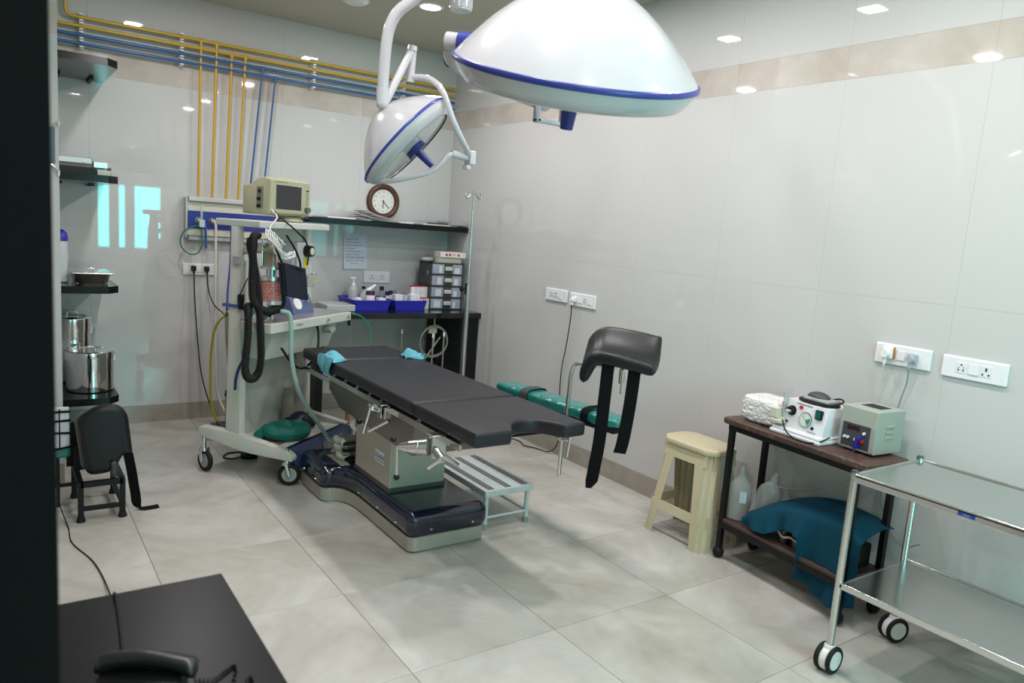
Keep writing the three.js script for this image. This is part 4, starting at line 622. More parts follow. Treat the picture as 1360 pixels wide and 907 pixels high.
  part(cf, 'sleeve', [0, 1, 2].map(i => sheet((u, v) => [-0.055 + u * 0.135 + 0.008 * i + 0.022 * v, 0.175 - v * 0.175 - 0.03 * u, 0.012 * i + 0.010 * Math.sin(u * 3 + i)], 10, 10, 0.009)), mCuff); part(cf, 'binding', bend([[-0.06, 0.17, 0.03], [0.0, 0.16, 0.034], [0.075, 0.138, 0.03]], 0.004, 20, 6), mCuff);
}
// things lying on the machine base
{
  const c = toWorld([-0.12, 0.192, 0.13]);
  single('ring_pillow', 'teal plastic covered ring pillow on the machine base', 'ring pillow', sheet((u, v) => { const a = u * Math.PI * 2, b = v * Math.PI * 2, R = 0.078, r = 0.047 * (1 + 0.06 * Math.sin(a * 7) * Math.cos(b * 2)); return [c[0] + Math.cos(a) * (R + r * Math.cos(b)) * 1.12, 0.20 + 0.042 + r * Math.sin(b) * 0.9, c[2] - Math.sin(a) * (R + r * Math.cos(b)) * 0.9]; }, 60, 24), mTealMatte);
  const r = W([[-0.235, 0.222, 0.02], [-0.10, 0.225, -0.02]]); single('teal_roll', 'rolled teal cloth behind the ring pillow', 'cloth roll', [rod(r[0], r[1], 0.028, 0.028, 20)], mTealMatte);
  const pg = (x, z, a, w, d) => { const g = bx(-w / 2, w / 2, 0, 0.0015, -d / 2, d / 2); g.rotateY(a); const p = toWorld([x, 0.1915, z]); g.translate(...p); return g; };
  single('leaflet', 'white printed sheet half under the ring pillow', 'leaflet', pg(-0.20, 0.185, 0.9, 0.12, 0.10), mPaper);
  single('leaflet', 'tan card leaflet on the machine base edge', 'leaflet', pg(-0.245, 0.125, 0.66, 0.11, 0.10).translate(0, 0.002, 0), M([0.32, 0.17, 0.1], 0.7));
  const m = thingW('breathing_mask', 'black rubber breathing mask with navy dome on the machine base', 'mask', toWorld([0.13, 0.192, 0.05]));
  const q = toWorld([0.13, 0.192, 0.05]); part(m, 'cushion', sheet((u, v) => { const a = u * Math.PI * 2, b = v * Math.PI * 2; return [q[0] + Math.cos(a) * (0.075 + 0.03 * Math.cos(b)), 0.192 + 0.028 + 0.028 * Math.sin(b), q[2] + Math.sin(a) * (0.055 + 0.026 * Math.cos(b))]; }, 36, 14), mRubber);
  part(m, 'dome', lathe([[0.07, 0.0], [0.065, 0.025], [0.045, 0.05], [0.02, 0.062], [0.001, 0.065]], q[0], 0.225, q[2], 28), M([0.012, 0.012, 0.05], 0.35)); part(m, 'hook_ring', [ring([q[0] + 0.07, 0.255, q[2] + 0.03], [0, 1, 0.4], 0.014, 0.003), rod([q[0] + 0.06, 0.25, q[2]], [q[0] + 0.055, 0.62, q[2] - 0.1], 0.006)], mChrome);
  single('fabric_bag', 'small grey green pouch leaning against the machine post', 'pouch', (() => { const z = toWorld([0.20, 0.19, -0.06]); return sheet((u, v) => { const a = u * Math.PI * 2, k = 1 - 0.35 * v; return [z[0] - 0.02 + Math.cos(a) * 0.045 * k, 0.191 + v * 0.22, z[2] + Math.sin(a) * 0.025 * (1 - 0.8 * v)]; }, 20, 8); })(), M([0.22, 0.22, 0.18], 0.8));
  single('foot_switch', 'black cable coil and foot switch on floor beneath the machine', 'foot switch', [lathe([[0.001, 0], [0.05, 0], [0.048, 0.03], [0.001, 0.038]], -1.86, 0, 1.0, 24), ...bend([[-1.86, 0.02, 1.0], [-1.95, 0.008, 1.02], [-2.0, 0.006, 0.97], [-1.96, 0.006, 0.9], [-1.88, 0.006, 0.9], [-1.78, 0.006, 0.95]], 0.005, 50, 8)], mBlack);
}
// patient monitor on the top shelf
{
  const t = thing('patient_monitor', 'olive cream patient monitor with dark screen on the top shelf', 'monitor', [-1.735, 1.43, 1.05], 0.26);
  const m = M([0.42, 0.415, 0.27], 0.5), w = 0.135;
  part(t, 'foot', [lathe([[0.001, 0], [0.075, 0], [0.078, 0.01], [0.06, 0.03], [0.001, 0.03]], 0.06, 0, 0.02, 28)], M([0.50, 0.47, 0.32], 0.5));
  part(t, 'case', [prism([[-0.17, 0.035], [0.06, 0.03], [0.11, 0.045], [0.11, 0.235], [0.06, 0.245], [-0.02, 0.238], [-0.075, 0.205], [-0.17, 0.20]], -w, w, 'zy', 0.012)], m);
  part(t, 'front_bezel', bx(-w + 0.004, w - 0.004, 0.048, 0.232, 0.105, 0.116, 0.006), M([0.42, 0.41, 0.28], 0.45));
  part(t, 'screen', bx(-0.092, 0.072, 0.070, 0.205, 0.113, 0.1185, 0.003), M([0.035, 0.035, 0.04], 0.14), 'dark blank screen');
  part(t, 'rotary_knob', rod([0.112, 0.075, 0.115], [0.112, 0.075, 0.135], 0.017, 0.015, 22), M([0.12, 0.12, 0.1], 0.5));
  for (let i = 0; i < 6; i++) part(t, 'button', bx(0.104, 0.119, 0.105 + i * 0.015, 0.113 + i * 0.015, 0.114, 0.119, 0.002), i === 5 ? mBlack : M([0.3, 0.3, 0.24], 0.5));
  const b = part(t, 'connector_bay', bx(-w - 0.0015, -w + 0.01, 0.065, 0.19, -0.015, 0.055, 0.002), M([0.20, 0.21, 0.17], 0.5)); parts(b, 'port', [rod([-w - 0.001, 0.165, 0.02], [-w - 0.008, 0.165, 0.02], 0.011), rod([-w - 0.001, 0.12, 0.02], [-w - 0.016, 0.12, 0.02], 0.010), rod([-w - 0.001, 0.08, 0.02], [-w - 0.016, 0.08, 0.02], 0.010)], mBlack);
  part(t, 'maker_lettering', bx(-0.10, -0.02, 0.219, 0.224, 0.1155, 0.1165), M([0.2, 0.2, 0.16], 0.6));
}

// ------------------------------------------------------------------ desk and wall shelf in the corner
{
  const t = thingW('corner_counter', 'glossy black counter with black side panels along the back wall', 'counter', [-0.65, 0, 0.3]);
  part(t, 'worktop', bx(-1.33, -0.002, 0.785, 0.825, 0.003, 0.60, 0.003), mBlackGloss);
  part(t, 'side_panel', bx(-0.165, -0.006, 0, 0.785, 0.04, 0.575, 0.003), mBlackMetal); part(t, 'side_panel', bx(-1.30, -1.25, 0, 0.785, 0.04, 0.575, 0.003), mBlackMetal);
  const s = thingW('wall_shelf', 'black wall shelf carrying papers below the clock', 'shelf', [-0.6, 1.43, 0.16]);
  part(s, 'board', bx(-1.30, -0.002, 1.43, 1.47, 0.003, 0.33, 0.003), mShelfBlack);
  // papers and folders on the shelf
  const lay = (name, label, x, z, w, d, h, a, mat, y = 1.4702) => { const g = bx(-w / 2, w / 2, 0, h, -d / 2, d / 2, h > 0.01 ? 0.003 : 0); g.rotateY(a); g.translate(x, y, z); return single(name, label, 'papers', g, mat); };
  lay('paper_stack', 'thin stack of white papers at the monitor end of the wall shelf', -1.05, 0.18, 0.24, 0.24, 0.012, 0.1, mPaper);
  const cp = thingW('crumpled_papers', 'crumpled heap of printed sheets under the clock', 'papers', [-0.78, 1.4702, 0.2]), mPr = M([1, 1, 1], 0.8, 0, { side: THREE.DoubleSide, map: tex(128, (u, v) => Math.sin(v * 90) > 0.5 && fbm(u * 30, v * 8, 1, 2) > -0.05 ? [0.86, 0.82, 0.84] : [0.95, 0.945, 0.95]) });
  for (let i = 0; i < 7; i++) part(cp, 'sheet', sheet((u, v) => { const e = Math.pow(1 - u, 1.4); return [-0.945 + 0.012 * i + u * (0.34 - 0.012 * i) + 0.01 * v, 1.4712 + 0.0015 * i + e * (0.004 + 0.0085 * i) + 0.004 * (1 + Math.sin(u * 9 + i * 2 + v * 3)) * (0.3 + e) , 0.07 + v * 0.262 + 0.003 * (i % 3)]; }, 22, 8, 0.0012), mPr);
  lay('paper_stack', 'loose white sheets in the middle of the wall shelf', -0.60, 0.19, 0.26, 0.22, 0.010, -0.08, mPaper);
  lay('plastic_sleeve', 'grey plastic sleeve of papers lying on the wall shelf', -0.46, 0.2, 0.20, 0.2, 0.020, 0.05, M([0.42, 0.44, 0.46], 0.25));
  lay('paper_stack', 'cream papers below the dark folder on the wall shelf', -0.24, 0.19, 0.3, 0.22, 0.010, 0.0, M([0.62, 0.6, 0.52], 0.8));
  lay('folder', 'dark grey folder lying open at an angle on the wall shelf', -0.25, 0.17, 0.22, 0.2, 0.012, 0.12, M([0.05, 0.05, 0.08], 0.6), 1.4808);
  lay('register_book', 'flat register book at the wall end of the shelf', -0.085, 0.2, 0.14, 0.24, 0.028, 0, M([0.35, 0.35, 0.40], 0.6), 1.481);
}
{ // clock
  const t = thing('wall_clock', 'round wall clock with brown wooden rim', 'clock', [-0.6, 1.625, 0]);
  part(t, 'rim', lathe([[0.092, 0.0], [0.133, 0.0], [0.138, 0.010], [0.132, 0.026], [0.118, 0.034], [0.104, 0.028], [0.098, 0.016], [0.092, 0.012]], 0, 0, 0, 56).rotateX(Math.PI / 2), M([0.085, 0.032, 0.016], 0.35), 'brown wooden rim');
  const g = new THREE.CircleGeometry(0.1, 48); g.translate(0, 0, 0.012);
  part(t, 'dial', g, new THREE.MeshPhysicalMaterial({ roughness: 0.5, map: canvasTex(256, 256, (c) => { c.fillStyle = '#dcdfd8'; c.fillRect(0, 0, 256, 256); c.fillStyle = '#3c4044'; c.font = '26px serif'; c.textAlign = 'center'; for (let i = 1; i <= 12; i++) { const a = i * Math.PI / 6; c.fillText(String(i), 128 + Math.sin(a) * 96, 137 - Math.cos(a) * 96); } c.font = '11px sans-serif'; c.fillText('QUARTZ', 128, 84); }) }), 'cream dial with numerals');
  const hand = (a, l, w) => { const q = bx(-w / 2, w / 2, -0.012, l, 0, 0.002); q.rotateZ(-a); q.translate(0, 0, 0.015); return q; };
  part(t, 'hand', hand(3.20, 0.052, 0.005), mBlack); part(t, 'hand', hand(2.35, 0.07, 0.004), mBlack);
}
{ // taped notice
  const lines = ['Request to all', 'the user, when', 'the I.V. pump for', 'IV  patient', 'the room is with', 'and IV  for the', 'IVP patient without', 'Address Confirming', '         the  doc'];
  const [g, m] = print(0.192, 0.27, canvasTex(384, 540, (c, w, h) => { c.fillStyle = '#cfd6e4'; c.fillRect(0, 0, w, h); c.fillStyle = '#4a5068'; c.font = '34px sans-serif'; lines.forEach((s, i) => c.fillText(s, 34, 96 + i * 46)); }), 0.7);
  const o = new THREE.Mesh(g, m); o.geometry = merge([sheet((u, v) => [-0.096 + u * 0.192, 0.135 - v * 0.27, 0.001 + 0.010 * Math.pow(v, 3) + 0.004 * (1 - u) ** 2], 8, 8, 0)]);
  const U = o.geometry.attributes.uv; for (let i = 0; i < U.count; i++) U.setY(i, 1 - U.getY(i)); m.side = THREE.DoubleSide; o.name = numbered('notice_sheet'); o.position.set(-0.81, 1.228, 0.002); o.rotation.z = 0.02; o.castShadow = o.receiveShadow = true; o.userData = { label: 'pale printed notice sheet taped to the wall under the shelf', category: 'notice' }; scene.add(o);
}
{ // drawer organiser with things on top
  const t = thing('drawer_organiser', 'dark grey organiser with four clear drawers on the black counter', 'organiser', [-0.185, 0.8255, 0.25], -0.12);
  const mD = M([0.035, 0.038, 0.042], 0.45), w = 0.135, h = 0.36, d = 0.13;
  part(t, 'cabinet', [bx(-w, w, 0, 0.012, -d, d), bx(-w, w, h - 0.012, h, -d, d), bx(-w, -w + 0.008, 0, h, -d, d), bx(w - 0.008, w, 0, h, -d, d), bx(-w, w, 0, h, -d, -d + 0.008), ...[1, 2, 3].map(i => bx(-w, w, i * h / 4 - 0.006, i * h / 4 + 0.006, -d, d))], mD);
  const mDr = M([0.30, 0.33, 0.40], 0.12), mC = M([0.58, 0.60, 0.64], 0.6);
  for (let i = 0; i < 4; i++) { const y0 = i * h / 4 + 0.008, y1 = (i + 1) * h / 4 - 0.008, q = part(t, 'drawer', bx(-w + 0.010, w - 0.010, y0, y1, -d + 0.02, d + 0.004, 0.004), mDr, 'clear grey drawer');
    part(q, 'divider', bx(-0.028, 0.042, y0, y1, d + 0.003, d + 0.007), mD); part(q, 'handle', bx(-0.022, 0.036, y0 + 0.028, y1 - 0.016, d + 0.006, d + 0.022, 0.004), M([0.55, 0.54, 0.47], 0.5), 'cream handle'); parts(q, 'contents', [bx(-0.10 + 0.01 * i, -0.045, y0 + 0.008, y1 - 0.012, d + 0.0035, d + 0.005), bx(0.06, 0.105 - 0.008 * (3 - i), y0 + 0.004, y1 - 0.02 - 0.006 * (i % 2), d + 0.0035, d + 0.005)], mC); }
  part(t, 'sticker_residue', sheet((u, v) => { const a = u * Math.PI * 2; return [-w - 0.0006, 0.28 + Math.sin(a) * 0.02 * v + 0.01 * Math.sin(a * 3) * v, 0.06 + Math.cos(a) * 0.016 * v]; }, 20, 2), M([0.4, 0.42, 0.44], 0.8));
  const b = thing('box_file', 'beige box file lying on top of the drawer organiser', 'box', [-0.17, 1.186, 0.25], -0.15); part(b, 'body', bx(-0.11, 0.11, 0, 0.045, -0.10, 0.12, 0.003), M([0.30, 0.28, 0.24], 0.6)); part(b, 'spine', bx(-0.085, 0.10, 0.006, 0.04, 0.119, 0.123), M([0.42, 0.40, 0.34], 0.6));
  const b2 = thing('glove_box', 'white carton with red print on top of the beige box', 'box', [-0.14, 1.2315, 0.27], -0.16); part(b2, 'carton', bx(-0.105, 0.105, 0, 0.042, -0.06, 0.115, 0.002), M([0.72, 0.70, 0.68], 0.6)); const [pg, pm] = print(0.19, 0.032, canvasTex(380, 64, (c, w, hh) => { c.fillStyle = '#dbd6d2'; c.fillRect(0, 0, w, hh); c.fillStyle = '#b03a30'; c.fillRect(60, 14, 40, 36); c.fillRect(118, 12, 34, 40); c.beginPath(); c.arc(280, 32, 19, 0, 7); c.fill(); c.fillStyle = '#999'; c.fillRect(170, 20, 70, 8); c.fillRect(170, 36, 60, 8); }), 0.6, [0, 0.021, 0.1156]); part(b2, 'print', pg, pm);
  single('small_pouch', 'small grey plastic pouch beside the beige box on the organiser', 'pouch', (() => { const g = new THREE.SphereGeometry(0.05, 20, 12); g.scale(1.1, 0.4, 0.9); g.translate(-0.325, 1.206, 0.27); return g; })(), M([0.34, 0.36, 0.37], 0.3));
}
{ // blue trays with small things
  const mT = M([0.035, 0.04, 0.52], 0.35);
  const tray = (label, x0, x1, z0, z1) => { const t = thingW('blue_tray', label, 'tray', [(x0 + x1) / 2, 0.8255, (z0 + z1) / 2]); const y = 0.8255, h = 0.072, s = 0.014;
    const ringAt = (e, yy) => [[x0 - e, yy, z0 - e], [x1 + e, yy, z0 - e], [x1 + e, yy, z1 + e], [x0 - e, yy, z1 + e]];
    part(t, 'bottom', bx(x0, x1, y, y + 0.004, z0, z1), mT);
    for (let i = 0; i < 4; i++) { const a = ringAt(0, y)[i], b = ringAt(0, y)[(i + 1) % 4], c = ringAt(s, y + h)[i], d = ringAt(s, y + h)[(i + 1) % 4]; part(t, 'wall', sheet((u, v) => [0, 1, 2].map(k => (a[k] * (1 - u) + b[k] * u) * (1 - v) + (c[k] * (1 - u) + d[k] * u) * v), 2, 2, 0.003), mT); }
    part(t, 'rim', [bx(x0 - s - 0.006, x1 + s + 0.006, y + h - 0.006, y + h, z1 + s - 0.002, z1 + s + 0.008, 0.002), bx(x0 - s - 0.006, x1 + s + 0.006, y + h - 0.006, y + h, z0 - s - 0.008, z0 - s + 0.002, 0.002), bx(x0 - s - 0.008, x0 - s + 0.002, y + h - 0.006, y + h, z0 - s, z1 + s, 0.002), bx(x1 + s - 0.002, x1 + s + 0.008, y + h - 0.006, y + h, z0 - s, z1 + s, 0.002)], mT); return t; };
  tray('royal blue plastic tray holding spray bottle and jar', -0.955, -0.705, 0.10, 0.40); tray('royal blue plastic tray holding white cartons and vials', -0.635, -0.40, 0.10, 0.40);
  const mClearP = M([0.72, 0.76, 0.76], 0.2, 0, { transmission: 0.5, thickness: 0 }), y = 0.8300;
  const p = thingW('pump_bottle', 'clear bottle with white pump head in the blue tray', 'bottle', [-0.875, y, 0.15]); part(p, 'body', lathe([[0.001, 0], [0.036, 0], [0.038, 0.01], [0.038, 0.11], [0.03, 0.135], [0.014, 0.15], [0.001, 0.15]], -0.875, y, 0.15, 28), mClearP); part(p, 'pump', [cyl(-0.875, y + 0.15, y + 0.17, 0.15, 0.016, 0.012), cyl(-0.875, y + 0.17, y + 0.205, 0.15, 0.005), bx(-0.90, -0.86, y + 0.20, y + 0.212, 0.14, 0.16, 0.004)], mWhite);
  const f = thingW('glass_flask', 'small clear glass bottle with black cap in the blue tray', 'bottle', [-0.80, y, 0.17]); part(f, 'body', lathe([[0.001, 0], [0.03, 0], [0.032, 0.008], [0.032, 0.085], [0.012, 0.115], [0.011, 0.13], [0.001, 0.13]], -0.80, y, 0.17, 28), M([0.55, 0.6, 0.6], 0.05, 0, { transmission: 0.6, thickness: 0 })); part(f, 'cap', cyl(-0.80, y + 0.128, y + 0.145, 0.17, 0.014, 0.014), mBlack);
  const r = thingW('brown_vial', 'small vial with dark red cap behind the white jar', 'vial', [-0.765, y, 0.24]); part(r, 'body', cyl(-0.765, y, y + 0.085, 0.24, 0.02), M([0.2, 0.18, 0.17], 0.2)); part(r, 'cap', cyl(-0.765, y + 0.085, y + 0.105, 0.24, 0.02, 0.019), M([0.12, 0.015, 0.02], 0.4));
  const j = thingW('medicine_jar', 'white jar with navy and red labelled lid in the blue tray', 'jar', [-0.82, y, 0.33]); part(j, 'body', lathe([[0.001, 0], [0.034, 0], [0.036, 0.008], [0.034, 0.09], [0.03, 0.10], [0.001, 0.10]], -0.815, y, 0.33, 28), mWhite); part(j, 'band', cyl(-0.815, y + 0.097, y + 0.105, 0.33, 0.033, 0.033, 28), mRed); part(j, 'lid', cyl(-0.815, y + 0.105, y + 0.128, 0.33, 0.033, 0.031, 28), M([0.01, 0.012, 0.08], 0.4));
  const sp = thingW('spray_bottle', 'white bottle tilted with long nozzle behind the jar', 'bottle', [-0.79, y, 0.28]); part(sp, 'body', [ball(-0.82, y + 0.065, 0.265, 0.05, 1.25, 20)], mClearP); part(sp, 'nozzle', rod([-0.815, y + 0.115, 0.26], [-0.74, y + 0.165, 0.25], 0.018, 0.009), mWhite);
  single('small_carton', 'white carton lying flat beside the white jar', 'carton', bx(-0.77, -0.715, y, y + 0.08, 0.33, 0.39, 0.002), mPaper);
  single('tape_roll', 'white tissue roll lying in the first blue tray beside glass bottle', 'roll', [rod([-0.93, y + 0.045, 0.31], [-0.88, y + 0.045, 0.27], 0.03, 0.03, 20)], mPaper);
  [[-0.66, 0.19, 0.15], [-0.625, 0.22, 0.115], [-0.59, 0.20, 0.12]].forEach(([x, z, h], i) => { const v = thingW('dark_vial', ['tallest of the navy capped dark vials behind white cartons', 'dark vial with red ringed navy cap behind white cartons', 'dark vial with plain navy cap nearest the wall socket'][i], 'vial', [x, y, z]); part(v, 'body', cyl(x, y, y + h - 0.03, z, 0.015), i ? mWhite : M([0.3, 0.3, 0.3], 0.2)); part(v, 'cap', cyl(x, y + h - 0.03, y + h, z, 0.017), M([0.01, 0.01, 0.06], 0.4)); });
  [[-0.625, -0.56, 0.30, 0.36, 0.105, 'white carton leaning at the jar side of the second blue tray'], [-0.55, -0.52, 0.31, 0.35, 0.10, 'pale blue vial carton in the middle of the second blue tray'], [-0.50, -0.42, 0.30, 0.37, 0.105, 'white carton at the organiser side of the second blue tray']].forEach(([a, b, c, d, h, l], i) => single('small_carton', l, 'carton', bx(a, b, y, y + h, c, d, 0.002), i === 1 ? M([0.45, 0.58, 0.66], 0.6) : mPaper));
  single('clear_box', 'clear plastic box behind the second blue tray', 'box', bx(-0.48, -0.41, 0.8258, 0.94, 0.03, 0.085, 0.003), M([0.6, 0.64, 0.68], 0.15, 0, { transmission: 0.5, thickness: 0 }));
  const boxes = [[-0.375, 0.17, 0.87], [-0.335, 0.17, 0.87], [-0.375, 0.215, 0.87], [-0.335, 0.215, 0.87]];
  const mW = M([0.70, 0.70, 0.71], 0.6); let k = 0;
  const medBox = (x, z, y0, label, grp) => { const t = thing('medicine_box', label, 'carton', [x, y0, z], -0.1, grp); part(t, 'carton', bx(-0.019, 0.019, 0, 0.085, -0.02, 0.02, 0.001), mW); part(t, 'flap', bx(-0.0195, 0.0195, 0.079, 0.0865, -0.0205, 0.0205, 0.001), mRed, 'red top'); parts(t, 'print', [bx(-0.012, 0.010, 0.045, 0.05, 0.0198, 0.0204), bx(-0.012, 0.014, 0.03, 0.034, 0.0198, 0.0204)], M([0.45, 0.42, 0.46], 0.6)); };
  for (let i = 0; i < 3; i++) medBox(-0.385 + i * 0.041, 0.33, 0.8258, 'white medicine carton with red top in bottom row beside organiser', 'bottom row of red topped cartons');
  single('carton_block', 'plain white carton carrying the upper row of red topped cartons', 'carton', bx(-0.466, -0.298, 0.8258, 0.9122, 0.262, 0.306, 0.002), mW);
  for (let i = 0; i < 4; i++) medBox(-0.445 + i * 0.042, 0.285, 0.9125, 'white medicine carton with red top in upper row beside organiser', 'upper row of red topped cartons');
  single('instrument_case', 'flat clear plastic case on the machine end of the counter', 'case', [bx(-1.21, -1.0, 0.8258, 0.872, 0.28, 0.50, 0.006)], M([0.46, 0.50, 0.50], 0.2));
}
{ // drip stand and things under the counter
  const t = thingW('drip_stand', 'steel drip stand with two hook head beside the counter', 'drip stand', [-0.285, 0, 0.80]);
  const x = -0.262, z = 0.80;
  part(t, 'upper_pole', cyl(x, 1.05, 1.73, z, 0.007), mSteel); part(t, 'lower_tube', cyl(x, 0.06, 1.06, z, 0.0185), mSteel);
  part(t, 'hook', [-1, 1].map(s => bend([[x, 1.73, z], [x + s * 0.028, 1.705, z], [x + s * 0.050, 1.682, z], [x + s * 0.062, 1.685, z], [x + s * 0.066, 1.705, z], [x + s * 0.060, 1.72, z]], 0.0055, 40, 10)).flat(), mSteel);
  part(t, 'height_knob', [rod([x - 0.015, 1.03, z], [x - 0.05, 1.03, z + 0.005], 0.006), rod([x - 0.05, 1.03, z + 0.005], [x - 0.062, 1.03, z + 0.006], 0.02, 0.018), bx(x - 0.02, x - 0.008, 0.99, 1.07, z - 0.01, z + 0.01, 0.002)], mBlack);
  part(t, 'base', [0, 1, 2, 3, 4].map(i => rod([x, 0.075, z], [x + Math.cos(i * 1.2566) * 0.20, 0.03, z + Math.sin(i * 1.2566) * 0.20], 0.011)), mSteel);
  for (const [px, pz, lab] of [[-0.34, 0.63, 'thin steel rod with white tip nearest the drip stand'], [-0.46, 0.68, 'thin steel rod with white tip in front of coiled tubing'], [-0.60, 0.45, 'thin steel rod with white tip behind the table head']]) { const q = thingW('steel_rod', lab, 'rod', [px, 0, pz]); part(q, 'shaft', cyl(px, 0, 0.66, pz, 0.006), mSteel); part(q, 'tip', cyl(px, 0.655, 0.685, pz, 0.008), mPlate); part(q, 'foot', cyl(px, 0, 0.012, pz, 0.03), mBlackMetal); }
  const coil = []; for (let i = 0; i <= 90; i++) { const a = i / 90 * Math.PI * 2 * 2.15; coil.push([-0.36 + Math.sin(a) * (0.118 + 0.006 * Math.sin(i * 0.11)), 0.595 + Math.cos(a) * (0.118 + 0.008 * Math.cos(i * 0.17)), 0.50 + 0.03 * i / 90]); }
  const c = thingW('coiled_tubing', 'coil of clear grey tubing hanging under the black counter', 'tubing', [-0.36, 0.44, 0.5]); part(c, 'tube', bend(coil, 0.008, 200, 8), M([0.24, 0.23, 0.19], 0.25)); part(c, 'hanger', [bx(-0.41, -0.34, 0.66, 0.71, 0.50, 0.52, 0.003), cyl(-0.36, 0.71, 0.786, 0.51, 0.006)], M([0.42, 0.40, 0.3], 0.5)); part(c, 'spoke', [rod([-0.36, 0.66, 0.52], [-0.37, 0.50, 0.52], 0.006), rod([-0.31, 0.63, 0.52], [-0.43, 0.47, 0.52], 0.006)], mGrey);
  const cy = thingW('gas_cylinder', 'dark grey cylinder standing beneath the coiled tubing', 'cylinder', [-0.33, 0, 0.42]); part(cy, 'body', lathe([[0.001, 0], [0.075, 0], [0.08, 0.01], [0.08, 0.36], [0.06, 0.40], [0.02, 0.42], [0.001, 0.42]], -0.33, 0, 0.42, 32), M([0.04, 0.042, 0.045], 0.4)); part(cy, 'valve', [cyl(-0.33, 0.42, 0.46, 0.42, 0.016), rod([-0.36, 0.45, 0.42], [-0.29, 0.45, 0.42], 0.01), ball(-0.28, 0.45, 0.44, 0.02)], mBlack);
  const ws = thingW('wooden_stand', 'small wooden stool leg pair glimpsed behind the machine', 'wooden stool', [-1.0, 0, 0.75]); part(ws, 'seat', bx(-1.12, -0.90, 0.36, 0.385, 0.66, 0.88, 0.004), M([0.30, 0.17, 0.07], 0.5)); for (const [a, b] of [[-1.10, 0.68], [-0.92, 0.68], [-1.10, 0.86], [-0.92, 0.86]]) part(ws, 'leg', bx(a - 0.014, a + 0.014, 0, 0.36, b - 0.014, b + 0.014, 0.003), M([0.36, 0.22, 0.10], 0.5));
}
